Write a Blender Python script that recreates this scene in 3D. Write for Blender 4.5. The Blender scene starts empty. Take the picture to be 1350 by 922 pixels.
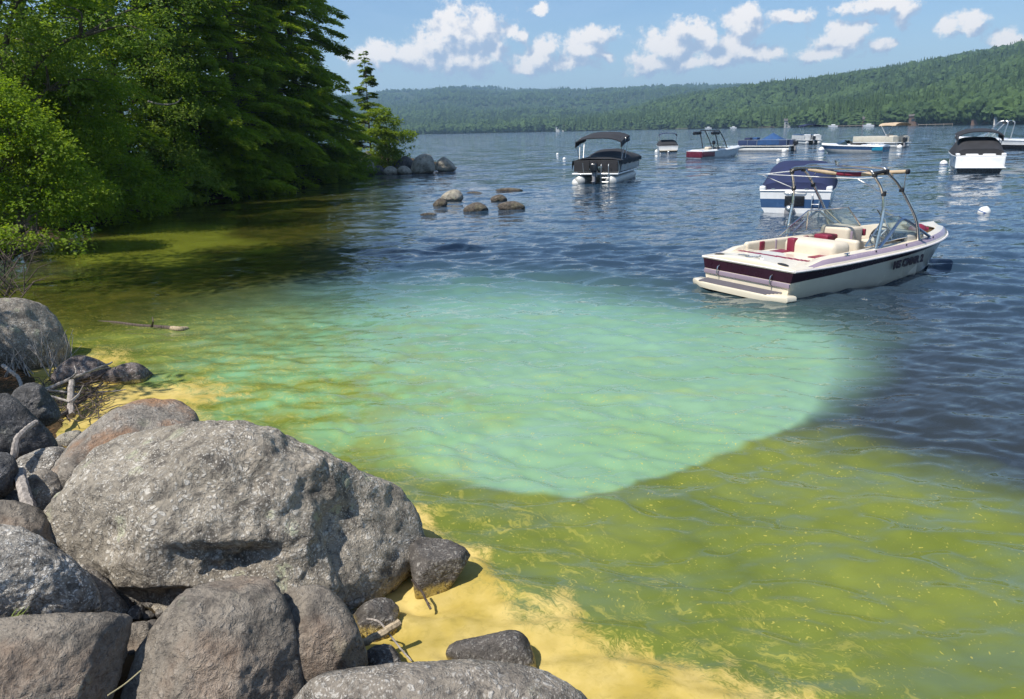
import bpy, bmesh, math, random
import numpy as np
from mathutils import Vector, Matrix

scene = bpy.context.scene
COL = scene.collection
rng = np.random.default_rng(7)
R = math.radians

# ------------------------------------------------------------------ camera
FPX, PW, PH = 1000.0, 1350, 922
CAM_H = 2.9
ROLL, HORIZON = R(1.35), 172.0
PITCH = math.atan((PH / 2 - HORIZON) * math.cos(ROLL) / FPX)
_c, _s, _cp, _sp = math.cos(ROLL), math.sin(ROLL), math.cos(PITCH), math.sin(PITCH)
CR = np.array([_c, -_s * _sp, -_s * _cp])
CU = np.array([_s, _c * _sp, _c * _cp])
CF = np.array([0.0, _cp, -_sp])
CAM = np.array([0, 0, CAM_H])
cd = bpy.data.cameras.new('camera')
cd.sensor_width = 36.0
cd.lens = 36.0 * FPX / PW
cd.clip_start = 0.1
cd.clip_end = 30000
cam = bpy.data.objects.new('camera', cd)
COL.objects.link(cam)
mw = Matrix.Identity(4)
for i in range(3):
    mw[i][0], mw[i][1], mw[i][2], mw[i][3] = CR[i], CU[i], -CF[i], CAM[i]
cam.matrix_world = mw
scene.camera = cam


def ray(px, py):
    return CR * ((px - PW / 2) / FPX) + CU * (-(py - PH / 2) / FPX) + CF


def G(px, py, z=0.0):
    d = ray(px, py)
    return CAM + d * ((z - CAM_H) / d[2])


def depth_at(px, py, z=0.0):
    return (z - CAM_H) / ray(px, py)[2]


# ------------------------------------------------------------------ light
SUN_EL, SUN_AZ = R(57), math.atan2(-0.82, -0.57)      # azimuth measured from +Y towards +X
sun_dir = Vector((math.sin(SUN_AZ) * math.cos(SUN_EL), math.cos(SUN_AZ) * math.cos(SUN_EL), math.sin(SUN_EL)))
sl = bpy.data.lights.new('sun', 'SUN')
sl.energy = 5.0
sl.angle = R(0.53)
sl.color = (1.0, 0.955, 0.89)
so = bpy.data.objects.new('sun', sl)
COL.objects.link(so)
so.rotation_euler = sun_dir.to_track_quat('Z', 'Y').to_euler()
scene.view_settings.view_transform = 'Standard'
scene.view_settings.look = 'None'
scene.view_settings.gamma = 1.0
scene.view_settings.exposure = 0.30
scene.view_settings.use_curve_mapping = False
scene.cycles.max_bounces = 8
scene.cycles.transparent_max_bounces = 12
scene.cycles.volume_bounces = 0
scene.cycles.use_denoising = True
scene.cycles.caustics_reflective = False
scene.cycles.caustics_refractive = False
scene.cycles.sample_clamp_indirect = 4.0
scene.cycles.use_adaptive_sampling = False


# ------------------------------------------------------------------ node helper
class NT:
    def __init__(self, tree):
        self.t = tree
        self.n = tree.nodes
        self.n.clear()

    def node(self, idname, inputs=None, **props):
        nd = self.n.new(idname)
        for k, v in props.items():
            setattr(nd, k, v)
        for k, v in (inputs or {}).items():
            self.set(nd.inputs[k], v)
        return nd

    def set(self, sock, v):
        if isinstance(v, bpy.types.NodeSocket):
            self.t.links.new(v, sock)
        elif isinstance(v, bpy.types.Node):
            self.t.links.new(v.outputs[0], sock)
        else:
            if isinstance(v, (tuple, list)) and len(v) == 3 and sock.type == 'RGBA':
                v = (*v, 1.0)
            sock.default_value = v

    def math(self, op, a, b=None, c=None, clamp=False):
        nd = self.n.new('ShaderNodeMath')
        nd.operation = op
        nd.use_clamp = clamp
        self.set(nd.inputs[0], a)
        if b is not None:
            self.set(nd.inputs[1], b)
        if c is not None:
            self.set(nd.inputs[2], c)
        return nd.outputs[0]

    def vmath(self, op, a, b=None, out=0):
        nd = self.n.new('ShaderNodeVectorMath')
        nd.operation = op
        self.set(nd.inputs[0], a)
        if b is not None:
            self.set(nd.inputs[1], b)
        return nd.outputs[out]

    def mix(self, fac, a, b, blend='MIX'):
        nd = self.n.new('ShaderNodeMix')
        nd.data_type = 'RGBA'
        nd.blend_type = blend
        self.set(nd.inputs[0], fac)
        self.set(nd.inputs[6], a)
        self.set(nd.inputs[7], b)
        return nd.outputs[2]

    def ramp(self, fac, lo, hi, a=0.0, b=1.0, smooth=True):
        nd = self.n.new('ShaderNodeMapRange')
        nd.interpolation_type = 'SMOOTHSTEP' if smooth else 'LINEAR'
        self.set(nd.inputs[0], fac)
        self.set(nd.inputs[1], lo)
        self.set(nd.inputs[2], hi)
        self.set(nd.inputs[3], a)
        self.set(nd.inputs[4], b)
        return nd.outputs[0]

    def noise(self, vec, scale, detail=4.0, rough=0.5, dist=0.0, out=0):
        nd = self.node('ShaderNodeTexNoise', {'Vector': vec, 'Scale': scale, 'Detail': detail, 'Roughness': rough, 'Distortion': dist})
        return nd.outputs[out]

    def voro(self, vec, scale, feature='F1', out=0, rand=1.0):
        nd = self.node('ShaderNodeTexVoronoi', {'Vector': vec, 'Scale': scale, 'Randomness': rand}, feature=feature)
        return nd.outputs[out]

    def attr(self, name, out=2):
        return self.node('ShaderNodeAttribute', attribute_name=name).outputs[out]

    def mapping(self, vec, scale=(1, 1, 1), rot=(0, 0, 0), loc=(0, 0, 0)):
        return self.node('ShaderNodeMapping', {'Vector': vec, 'Scale': scale, 'Rotation': rot, 'Location': loc}).outputs[0]


# ------------------------------------------------------------------ sky with fair-weather cumulus
world = bpy.data.worlds.new('World')
scene.world = world
world.use_nodes = True
w = NT(world.node_tree)
sky = w.node('ShaderNodeTexSky', sky_type='NISHITA', sun_disc=False, sun_elevation=SUN_EL, sun_rotation=SUN_AZ,
             altitude=200.0, air_density=1.1, dust_density=0.7, ozone_density=1.6)
geo = w.node('ShaderNodeNewGeometry')
dirv = w.vmath('SCALE', geo.outputs['Incoming'])
dirv.node.inputs[3].default_value = -1.0
sep = w.node('ShaderNodeSeparateXYZ', {0: dirv})
azn = w.math('MULTIPLY', w.math('ARCTAN2', sep.outputs[0], sep.outputs[1]), 57.29578)
eln = w.math('MULTIPLY', w.math('ARCSINE', sep.outputs[2]), 57.29578)
pv = w.node('ShaderNodeCombineXYZ', {0: azn, 1: eln, 2: 0.0}).outputs[0]


def azel(px, py):
    d = ray(px, py)
    d = d / np.linalg.norm(d)
    return math.degrees(math.atan2(d[0], d[1])), math.degrees(math.asin(d[2]))


CLOUDS = [  # centre and radii of the cumulus heads, degrees worked out from the view
    (612, 48, 46, 30), (592, 34, 24, 20), (636, 40, 28, 20), (654, 58, 12, 16), (572, 62, 24, 20), (610, 78, 52, 18), (540, 74, 36, 14), (503, 70, 26, 13), (474, 74, 20, 11),
    (712, 78, 34, 15), (722, 66, 18, 14), (694, 88, 20, 9), (782, 48, 26, 11), (768, 66, 28, 12), (748, 84, 36, 8), (800, 74, 12, 6),
    (880, 62, 34, 19), (908, 42, 26, 13), (858, 78, 22, 11), (930, 52, 20, 16), (900, 84, 60, 10),
    (985, 28, 28, 17), (966, 62, 22, 18), (990, 72, 34, 10), (1010, 71, 16, 8), (945, 78, 26, 12),
    (1112, 54, 32, 14), (1126, 44, 16, 10), (1082, 70, 28, 8), (1162, 61, 15, 8),
    (1040, 22, 22, 8), (1152, 6, 34, 9), (1190, 14, 13, 15), (1285, 28, 14, 11), (1248, 38, 10, 9), (1332, 54, 22, 9), (713, 10, 9, 6),
    (676, 46, 8, 7), (688, 50, 7, 8),
]
crng = random.Random(5)
blobs = []
for (x, y, rx, ry) in CLOUDS:
    a, e = azel(x, y)
    blobs.append((a, e, rx / 17.2 * 1.38, ry / 17.2 * 1.42))
for k in range(26):  # the same kind of cloud goes on round the rest of the sky
    a0 = 55 + k * 10.2 + crng.uniform(-4, 4)
    e0 = crng.uniform(5, 13)
    for j in range(2):
        blobs.append((((a0 + crng.uniform(-3, 3)) + 180) % 360 - 180, e0 + crng.uniform(-.7, .7), crng.uniform(1.5, 3.2), crng.uniform(.7, 1.5)))
warp = w.noise(pv, 0.55, 4.0, 0.6, out=1)
wv = w.vmath('SUBTRACT', warp, (0.5, 0.5, 0.5))
wsc = w.vmath('SCALE', wv)
wsc.node.inputs[3].default_value = 1.3
pw_ = w.vmath('ADD', pv, wsc)
pw2 = w.vmath('ADD', pw_, (-0.55, 0.85, 0.0))
M = None
M2 = None
for (a, e, rx, ry) in blobs:
    q = w.vmath('MULTIPLY', w.vmath('SUBTRACT', pw_, (a, e, 0)), (1 / rx, 1 / ry, 0))
    ln = w.vmath('LENGTH', q, out=1)
    v = w.math('MULTIPLY_ADD', ln, -1.0, 1.0)
    if M is None:
        M = v
    else:
        M = w.math('SMOOTH_MAX', M, v, 0.25)
for (a, e, rx, ry) in blobs[:len(CLOUDS)]:      # the same shapes a step nearer the sun, for light and shade
    q = w.vmath('MULTIPLY', w.vmath('SUBTRACT', pw2, (a, e, 0)), (1 / rx, 1 / ry, 0))
    v = w.math('MULTIPLY_ADD', w.vmath('LENGTH', q, out=1), -1.0, 1.0)
    M2 = v if M2 is None else w.math('SMOOTH_MAX', M2, v, 0.25)
sun_off = w.vmath('ADD', pv, (-0.35, 0.55, 0.0))
nz1 = w.noise(pv, 0.70, 9.0, 0.62)
nz2 = w.noise(sun_off, 0.8, 4.0, 0.55)
nzl = w.noise(pv, 0.8, 4.0, 0.55)
dens = w.math('ADD', w.math('MULTIPLY', M, 1.15), w.math('ADD', w.math('MULTIPLY', w.math('SUBTRACT', nz1, 0.5), 2.7), w.math('MULTIPLY', w.math('SUBTRACT', w.noise(pv, 3.4, 6.0, .65), .5), .75)))
alpha = w.math('MULTIPLY', w.ramp(dens, -0.02, 0.60), w.ramp(M, -0.6, 0.05))
rel = w.math('SUBTRACT', nzl, nz2)
lit = w.ramp(w.math('ADD', w.math('MULTIPLY', rel, 1.9), w.math('SUBTRACT', M, M2)), -0.30, 0.42)
ccol = w.mix(lit, (0.36, 0.45, 0.60), (0.97, 0.91, 0.86))
# thin veil of cirrus and moisture
vn = w.noise(w.mapping(pv, (0.05, 0.16, 1)), 1.0, 6.0, 0.6, 0.6)
veil = w.math('MULTIPLY', w.ramp(vn, 0.42, 0.75), 0.38)
low = w.math('MULTIPLY', w.ramp(eln, 9.0, -1.0), 0.42)
skyb = w.node('ShaderNodeBackground', {'Color': w.mix(1.0, sky.outputs[0], (0.84, 1.0, 1.20), 'MULTIPLY'), 'Strength': 0.092})
veilb = w.node('ShaderNodeBackground', {'Color': (0.50, 0.66, 0.88), 'Strength': .9})
cldb = w.node('ShaderNodeBackground', {'Color': ccol, 'Strength': 1.0})
m1 = w.node('ShaderNodeMixShader', {0: w.math('MAXIMUM', veil, low), 1: skyb.outputs[0], 2: veilb.outputs[0]})
m2 = w.node('ShaderNodeMixShader', {0: w.math('MULTIPLY', alpha, 0.92), 1: m1.outputs[0], 2: cldb.outputs[0]})
w.node('ShaderNodeOutputWorld', {0: m2.outputs[0]})
world.cycles.sampling_method = 'MANUAL'
world.cycles.sample_map_resolution = 512


# ------------------------------------------------------------------ numpy noise
def _hash(ix, iy, iz, seed):
    h = (ix.astype(np.int64) * 374761393 + iy.astype(np.int64) * 668265263 + iz.astype(np.int64) * 2147483647 + seed * 1274126177) & 0xFFFFFFFF
    h = ((h ^ (h >> 13)) * 1274126177) & 0xFFFFFFFF
    h = (h ^ (h >> 16)) & 0xFFFFFFFF
    h = (h * 2246822519) & 0xFFFFFFFF
    h = h ^ (h >> 15)
    return (h & 0xFFFFFF) / float(0xFFFFFF)


def vnoise(P, seed=0):
    P = np.asarray(P, float)
    if P.shape[1] == 2:
        P = np.c_[P, np.zeros(len(P))]
    i = np.floor(P)
    f = P - i
    u = f * f * f * (f * (f * 6 - 15) + 10)
    ix, iy, iz = i[:, 0], i[:, 1], i[:, 2]
    res = 0
    for dx in (0, 1):
        wx = u[:, 0] if dx else 1 - u[:, 0]
        for dy in (0, 1):
            wy = u[:, 1] if dy else 1 - u[:, 1]
            for dz in (0, 1):
                wz = u[:, 2] if dz else 1 - u[:, 2]
                res = res + wx * wy * wz * _hash(ix + dx, iy + dy, iz + dz, seed)
    return res * 2 - 1


def fbm(P, seed=0, octv=4, gain=0.5, lac=2.03):
    P = np.asarray(P, float)
    t, a = 0, 1.0
    for k in range(octv):
        t = t + a * vnoise(P * lac ** k + 17.3 * k, seed + k)
        a *= gain
    return t


# ------------------------------------------------------------------ object helpers
def tag(o, label=None, cat=None, group=None, kind=None):
    if label:
        o['label'] = label
    if cat:
        o['category'] = cat
    if group:
        o['group'] = group
    if kind:
        o['kind'] = kind
    return o


def empty(name, loc, rz=0.0, label=None, cat=None, group=None):
    o = bpy.data.objects.new(name, None)
    o.empty_display_size = 0.3
    COL.objects.link(o)
    o.location = loc
    o.rotation_euler = (0, 0, rz)
    return tag(o, label, cat, group)


def np_mesh(name, V, F, mats, smooth=True, midx=None, angle=None, attrs=None):
    """V (n,3) floats, F list of tuples or (m,k) int array"""
    me = bpy.data.meshes.new(name)
    V = np.asarray(V, np.float32)
    if isinstance(F, np.ndarray):
        m, k = F.shape
        me.vertices.add(len(V))
        me.vertices.foreach_set('co', V.ravel())
        me.loops.add(m * k)
        me.loops.foreach_set('vertex_index', F.astype(np.int32).ravel())
        me.polygons.add(m)
        me.polygons.foreach_set('loop_start', np.arange(0, m * k, k, dtype=np.int32))
        me.polygons.foreach_set('loop_total', np.full(m, k, np.int32))
        me.update(calc_edges=True)
    else:
        me.from_pydata(V.tolist(), [], F)
        me.update()
    for mt in (mats if isinstance(mats, (list, tuple)) else [mats]):
        me.materials.append(mt)
    if midx is not None:
        me.polygons.foreach_set('material_index', np.asarray(midx, np.int32))
    me.polygons.foreach_set('use_smooth', np.full(len(me.polygons), bool(smooth)))
    if smooth and angle:
        me.set_sharp_from_angle(angle=R(angle))
    for an, av in (attrs or {}).items():
        at = me.attributes.new(an, 'FLOAT', 'POINT')
        at.data.foreach_set('value', np.asarray(av, np.float32))
    me.update()
    return me


def link(name, me, parent=None, loc=None):
    o = bpy.data.objects.new(name, me)
    COL.objects.link(o)
    if parent is not None:
        o.parent = parent
    if loc is not None:
        o.location = loc
    return o


class PB:
    """collects shapes and links them as ONE mesh object"""

    def __init__(self):
        self.V, self.F, self.mi = [], [], []

    def add(self, vf, mi=0):
        v, f = vf
        n = len(self.V)
        self.V.extend([tuple(p) for p in v])
        self.F.extend([tuple(i + n for i in q) for q in f])
        self.mi.extend([mi] * len(f))
        return self

    def build(self, name, mats, parent=None, smooth=True, angle=40, loc=None):
        me = np_mesh(name, self.V, self.F, mats, smooth, self.mi, angle)
        return link(name, me, parent, loc)


def box(c, s, rz=0.0, ry=0.0):
    v = []
    for dx in (-.5, .5):
        for dy in (-.5, .5):
            for dz in (-.5, .5):
                p = Vector((dx * s[0], dy * s[1], dz * s[2]))
                if ry:
                    p.rotate(Matrix.Rotation(ry, 3, 'Y'))
                if rz:
                    p.rotate(Matrix.Rotation(rz, 3, 'Z'))
                v.append((p.x + c[0], p.y + c[1], p.z + c[2]))
    f = [(0, 1, 3, 2), (4, 6, 7, 5), (0, 4, 5, 1), (2, 3, 7, 6), (0, 2, 6, 4), (1, 5, 7, 3)]
    return v, f


def rbox(c, s, r, n=4, rz=0.0, ry=0.0):
    """box with rounded edges"""
    h = [max(x / 2, 1e-4) for x in s]
    r = min(r, min(h))
    g = sorted(set([-1, 1] + [math.sin(math.pi / 2 * (i / n * 2 - 1)) for i in range(n + 1)]))
    V, F, idx = [], [], {}

    def vert(p):
        k = tuple(round(x, 5) for x in p)
        if k in idx:
            return idx[k]
        q = [p[i] * h[i] for i in range(3)]
        core = [max(-(h[i] - r), min(h[i] - r, q[i])) for i in range(3)]
        d = Vector([q[i] - core[i] for i in range(3)])
        if d.length > 1e-9:
            d = d.normalized() * r
        o = Vector([core[i] + d[i] for i in range(3)])
        if ry:
            o.rotate(Matrix.Rotation(ry, 3, 'Y'))
        if rz:
            o.rotate(Matrix.Rotation(rz, 3, 'Z'))
        idx[k] = len(V)
        V.append((o.x + c[0], o.y + c[1], o.z + c[2]))
        return idx[k]
    m = len(g)
    for ax in range(3):
        a, b = (ax + 1) % 3, (ax + 2) % 3
        gg = []
        for i in range(3):
            e = 1 - r / h[i]
            inner = [-e, e] if e > 0.02 else [0.0]
            rr = [math.sin(math.pi / 2 * t / 3) for t in (1, 2, 3)]
            lst = sorted(set([-1.0, 1.0] + inner + [s_ * (e + (1 - e) * t) for t in (0.35, 0.7) for s_ in (-1, 1)]))
            gg.append(lst)
        for sgn in (-1, 1):
            for i in range(len(gg[a]) - 1):
                for j in range(len(gg[b]) - 1):
                    q = []
                    for (ii, jj) in ((i, j), (i + 1, j), (i + 1, j + 1), (i, j + 1)):
                        p = [0, 0, 0]
                        p[ax], p[a], p[b] = sgn, gg[a][ii], gg[b][jj]
                        q.append(vert(p))
                    if len(set(q)) == 4:
                        F.append(tuple(q) if sgn > 0 else tuple(reversed(q)))
    return V, F


def tube(path, r, seg=8, cap=True):
    P = [Vector(p) for p in path]
    n = len(P)
    rs = r if isinstance(r, (list, tuple)) else [r] * n
    V, F = [], []
    up = Vector((0, 0, 1))
    t0 = (P[1] - P[0]).normalized()
    if abs(t0.dot(up)) > .95:
        up = Vector((1, 0, 0))
    nrm = t0.cross(up).normalized()
    for i in range(n):
        t = (P[min(i + 1, n - 1)] - P[max(i - 1, 0)]).normalized()
        nrm = (nrm - t * nrm.dot(t)).normalized()
        b = t.cross(nrm)
        for k in range(seg):
            a = 2 * math.pi * k / seg
            V.append(tuple(P[i] + (nrm * math.cos(a) + b * math.sin(a)) * rs[i]))
    for i in range(n - 1):
        for k in range(seg):
            k2 = (k + 1) % seg
            F.append((i * seg + k, i * seg + k2, (i + 1) * seg + k2, (i + 1) * seg + k))
    if cap:
        F.append(tuple(reversed(range(seg))))
        F.append(tuple((n - 1) * seg + k for k in range(seg)))
    return V, F


def smooth_path(pts, n=8):
    P = [np.array(p, float) for p in pts]
    P = [2 * P[0] - P[1]] + P + [2 * P[-1] - P[-2]]
    out = []
    for i in range(1, len(P) - 2):
        for k in range(n):
            t = k / n
            a, b, c, d = P[i - 1], P[i], P[i + 1], P[i + 2]
            out.append(0.5 * (2 * b + (c - a) * t + (2 * a - 5 * b + 4 * c - d) * t * t + (3 * b - a - 3 * c + d) * t ** 3))
    out.append(P[-2])
    return [tuple(p) for p in out]


def loft(rings, closed=True, caps=(True, True)):
    n = len(rings[0])
    V = [tuple(p) for rg in rings for p in rg]
    F = []
    for i in range(len(rings) - 1):
        for k in range(n if closed else n - 1):
            k2 = (k + 1) % n
            F.append((i * n + k, i * n + k2, (i + 1) * n + k2, (i + 1) * n + k))
    if caps[0]:
        F.append(tuple(reversed(range(n))))
    if caps[1]:
        F.append(tuple((len(rings) - 1) * n + k for k in range(n)))
    return V, F


def lathe(prof, c=(0, 0, 0), seg=16, axis='Z'):
    """prof: list of (r, h)"""
    rings = []
    for (r, h) in prof:
        rg = []
        for k in range(seg):
            a = 2 * math.pi * k / seg
            p = (r * math.cos(a), r * math.sin(a), h)
            if axis == 'X':
                p = (h, r * math.cos(a), r * math.sin(a))
            elif axis == 'Y':
                p = (r * math.sin(a), h, r * math.cos(a))
            rg.append((p[0] + c[0], p[1] + c[1], p[2] + c[2]))
        rings.append(rg)
    return loft(rings)


def ellipsoid(c, r, seg=16, rings=9):
    pr = []
    for i in range(rings + 1):
        a = math.pi * i / rings
        pr.append((max(math.sin(a), 0.02), -math.cos(a)))
    v, f = lathe(pr, seg=seg)
    return [(c[0] + p[0] * r[0], c[1] + p[1] * r[1], c[2] + p[2] * r[2]) for p in v], f


def sheet(rows):
    """open grid surface"""
    return loft(rows, closed=False, caps=(False, False))


def thicken(vf, t):
    """solid slab from an open surface"""
    v, f = vf
    N = [Vector((0, 0, 0)) for _ in v]
    for q in f:
        a, b, c = Vector(v[q[0]]), Vector(v[q[1]]), Vector(v[q[2]])
        nn = (b - a).cross(c - a)
        for i in q:
            N[i] += nn
    v2 = [tuple(Vector(p) - (N[i].normalized() if N[i].length > 1e-12 else Vector((0, 0, 1))) * t) for i, p in enumerate(v)]
    n = len(v)
    F = list(f) + [tuple(reversed([i + n for i in q])) for q in f]
    from collections import Counter
    ec = Counter()
    for q in f:
        for i in range(len(q)):
            ec[(q[i], q[(i + 1) % len(q)])] += 1
    for (a, b) in list(ec):
        if (b, a) not in ec:
            F.append((b, a, a + n, b + n))
    return list(v) + v2, F


# ------------------------------------------------------------------ materials
def new_mat(name):
    m = bpy.data.materials.new(name)
    m.use_nodes = True
    return m, NT(m.node_tree)


def pmat(name, col, rough=0.5, metal=0.0, spec=0.5, var=0.12, scale=3.0, bump=0.0, bscale=40.0, coat=0.0):
    """painted, moulded or woven surface with slight grime and relief"""
    m, t = new_mat(name)
    tc = t.node('ShaderNodeTexCoord')
    n = t.noise(tc.outputs['Object'], scale, 5.0, 0.6)
    f = t.ramp(n, 0.3, 0.75, 0, 1)
    c = t.mix(f, tuple(x * (1 - var) for x in col), tuple(min(1, x * (1 + var * .5)) for x in col))
    p = t.node('ShaderNodeBsdfPrincipled', {'Base Color': c, 'Metallic': metal, 'Specular IOR Level': spec,
                                             'Roughness': t.ramp(n, 0.2, 0.8, max(rough - .06, .03), min(rough + .08, 1)), 'Coat Weight': coat, 'Coat Roughness': .08})
    if bump:
        b = t.node('ShaderNodeBump', {'Strength': 1.0, 'Distance': bump, 'Height': t.noise(tc.outputs['Object'], bscale, 3.0, .6)})
        t.set(p.inputs['Normal'], b)
    t.node('ShaderNodeOutputMaterial', {0: p.outputs[0]})
    return m


def glass_mat(name, tint=(0.80, 0.86, 0.84), alpha=0.07):
    m, t = new_mat(name)
    g = t.node('ShaderNodeBsdfGlossy', {'Color': (0.9, 0.95, 0.95), 'Roughness': 0.04})
    d = t.node('ShaderNodeBsdfDiffuse', {'Color': tint})
    tr = t.node('ShaderNodeBsdfTransparent', {'Color': (0.86, 0.9, 0.9)})
    a = t.node('ShaderNodeMixShader', {0: alpha, 1: tr.outputs[0], 2: d.outputs[0]})
    fr = t.math('MULTIPLY_ADD', t.math('POWER', t.node('ShaderNodeLayerWeight', {0: .5}).outputs['Facing'], 4.0), .7, .035)
    o = t.node('ShaderNodeMixShader', {0: fr, 1: a.outputs[0], 2: g.outputs[0]})
    t.node('ShaderNodeOutputMaterial', {0: o.outputs[0]})
    return m


def rock_mat(name, base=(0.27, 0.235, 0.195), dark=(0.075, 0.066, 0.056), light=(0.60, 0.56, 0.49), lichen=0.35, speck=0.5,
             stain=0.0, scale=1.0, bump=0.012, moss=0.0, pollen=0.0, wet=0.0):
    m, t = new_mat(name)
    tc = t.node('ShaderNodeTexCoord')
    o = tc.outputs['Object']
    w1 = t.vmath('ADD', o, t.node('ShaderNodeVectorMath', {0: t.vmath('SUBTRACT', t.noise(o, 5 * scale, 3, .6, out=1), (.5, .5, .5)), 3: 0.12 / scale}, operation='SCALE').outputs[0])
    big = t.noise(o, 1.6 * scale, 5, 0.62)
    mid = t.noise(w1, 7 * scale, 6, 0.65)
    fine = t.noise(w1, 34 * scale, 5, 0.7)
    grain = t.noise(o, 140 * scale, 3, 0.6)
    c = t.mix(t.ramp(big, 0.3, 0.7), tuple(x * .78 for x in base), tuple(x * 1.18 for x in base))
    c = t.mix(t.math('MULTIPLY', t.ramp(mid, 0.50, 0.32), 0.85), c, dark)
    c = t.mix(t.math('MULTIPLY', t.ramp(fine, 0.48, 0.34), 0.75), c, dark)
    blot = t.noise(t.mapping(o, (1, 1, .55)), 1.15 * scale, 4, .55, .6)
    c = t.mix(t.math('MULTIPLY', t.ramp(blot, .50, .64), .55), c, t.mix(1.0, c, (.50, .48, .46), 'MULTIPLY'))
    # mineral grain
    c = t.mix(t.math('MULTIPLY', t.ramp(grain, 0.60, 0.72), 0.35), c, light)
    c = t.mix(t.math('MULTIPLY', t.ramp(grain, 0.42, 0.30), 0.45), c, (0.05, 0.048, 0.045))
    # pale crusty lichen in small broken scales
    v = t.voro(w1, 30 * scale, 'F1', out=0)
    sp = t.math('MULTIPLY', t.ramp(v, 0.46, 0.30), t.ramp(t.math('ADD', t.math('MULTIPLY', mid, .6), t.math('MULTIPLY', fine, .55)), 0.52, 0.62))
    c = t.mix(t.math('MULTIPLY', sp, speck), c, light)
    v2 = t.voro(t.vmath('ADD', w1, (3.1, 1.7, .3)), 64 * scale, 'F1', out=0)
    sp2 = t.math('MULTIPLY', t.ramp(v2, 0.40, 0.18), t.ramp(t.noise(o, 4.2 * scale, 4, .6), 0.42, 0.56))
    c = t.mix(t.math('MULTIPLY', sp2, speck * .9), c, tuple(min(1, x * 1.1) for x in light))
    if lichen:
        lp = t.voro(t.vmath('ADD', w1, (7.7, 2.2, 1.1)), 5.5 * scale, 'F1', out=0)
        lm = t.math('MULTIPLY', t.ramp(lp, 0.30, 0.20), t.ramp(t.noise(o, 2.2 * scale, 2, .5), 0.50, 0.60))
        lm = t.math('MULTIPLY', lm, t.ramp(fine, 0.38, 0.56))
        c = t.mix(t.math('MULTIPLY', lm, lichen), c, (0.46, 0.48, 0.30))
    if stain:
        sn = t.noise(t.mapping(o, (1.1, 1.1, .35)), 2.0 * scale, 4, .6)
        c = t.mix(t.math('MULTIPLY', t.ramp(sn, 0.45, 0.68), stain), c, (0.33, 0.18, 0.095))
    if moss:
        c = t.mix(t.math('MULTIPLY', t.ramp(t.noise(o, 3 * scale, 4, .6), .5, .65), moss), c, (0.16, 0.15, 0.05))
    gp = t.node('ShaderNodeNewGeometry')
    z = t.node('ShaderNodeSeparateXYZ', {0: gp.outputs['Position']}).outputs[2]
    zz = t.math('ADD', z, t.math('MULTIPLY', t.math('SUBTRACT', mid, .5), 0.10))
    rough = 0.86
    if wet:
        wf = t.ramp(zz, 0.14, 0.03)
        c = t.mix(t.math('MULTIPLY', wf, wet), c, t.mix(1.0, c, (0.42, 0.38, 0.34), 'MULTIPLY'))
        rough = t.ramp(wf, 0, 1, 0.85, 0.4)
    if pollen:
        pf = t.math('MULTIPLY', t.ramp(zz, pollen * 1.4, pollen * .5), t.ramp(fine, 0.36, 0.52))
        c = t.mix(t.math('MULTIPLY', pf, 0.85), c, (0.52, 0.37, 0.09))
    h = t.math('ADD', t.math('MULTIPLY', mid, 1.0), t.math('ADD', t.math('MULTIPLY', fine, .45), t.math('MULTIPLY', grain, 0.13)))
    h = t.math('ADD', h, t.math('MULTIPLY', sp, 0.12))
    b = t.node('ShaderNodeBump', {'Strength': 1.0, 'Distance': bump * 3.2 / scale, 'Height': h})
    p = t.node('ShaderNodeBsdfPrincipled', {'Base Color': c, 'Roughness': rough, 'Specular IOR Level': 0.3, 'Normal': b})
    t.node('ShaderNodeOutputMaterial', {0: p.outputs[0]})
    return m


def leaf_mat(name, cols, transl=0.35, rough=0.5):
    m, t = new_mat(name)
    h = t.attr('hue')
    tc = t.node('ShaderNodeTexCoord')
    n = t.noise(tc.outputs['Object'], 0.9, 3, .6)
    f = t.math('ADD', t.math('MULTIPLY', h, 0.65), t.math('MULTIPLY', t.ramp(n, .3, .7), 0.35))
    c = t.mix(t.ramp(f, 0.0, 0.5, smooth=False), cols[0], cols[1])
    c = t.mix(t.ramp(f, 0.5, 1.0, smooth=False), c, cols[2])
    p = t.node('ShaderNodeBsdfPrincipled', {'Base Color': c, 'Roughness': rough, 'Specular IOR Level': 0.16})
    tl = t.node('ShaderNodeBsdfTranslucent', {'Color': t.mix(1.0, c, (1.5, 1.45, .55), 'MULTIPLY')})
    o = t.node('ShaderNodeMixShader', {0: transl, 1: p.outputs[0], 2: tl.outputs[0]})
    t.node('ShaderNodeOutputMaterial', {0: o.outputs[0]})
    return m


def bark_mat(name, col, bump=0.02, scale=1.0):
    m, t = new_mat(name)
    o = t.node('ShaderNodeTexCoord').outputs['Object']
    n = t.noise(t.mapping(o, (9 * scale, 9 * scale, 1.6 * scale)), 1.6, 6, .65)
    n2 = t.noise(o, 22 * scale, 4, .6)
    c = t.mix(t.ramp(n, .35, .65), tuple(x * .45 for x in col), col)
    c = t.mix(t.math('MULTIPLY', t.ramp(n2, .55, .7), .4), c, tuple(min(1, x * 1.6) for x in col))
    b = t.node('ShaderNodeBump', {'Strength': 1.0, 'Distance': bump, 'Height': n})
    p = t.node('ShaderNodeBsdfPrincipled', {'Base Color': c, 'Roughness': .9, 'Specular IOR Level': .2, 'Normal': b})
    t.node('ShaderNodeOutputMaterial', {0: p.outputs[0]})
    return m


# ------------------------------------------------------------------ land, water
def azr(P):
    P = np.asarray(P, float)
    return np.c_[np.arctan2(P[:, 0], P[:, 1]), np.log(np.hypot(P[:, 0], P[:, 1]) + 1e-6)]


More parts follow.
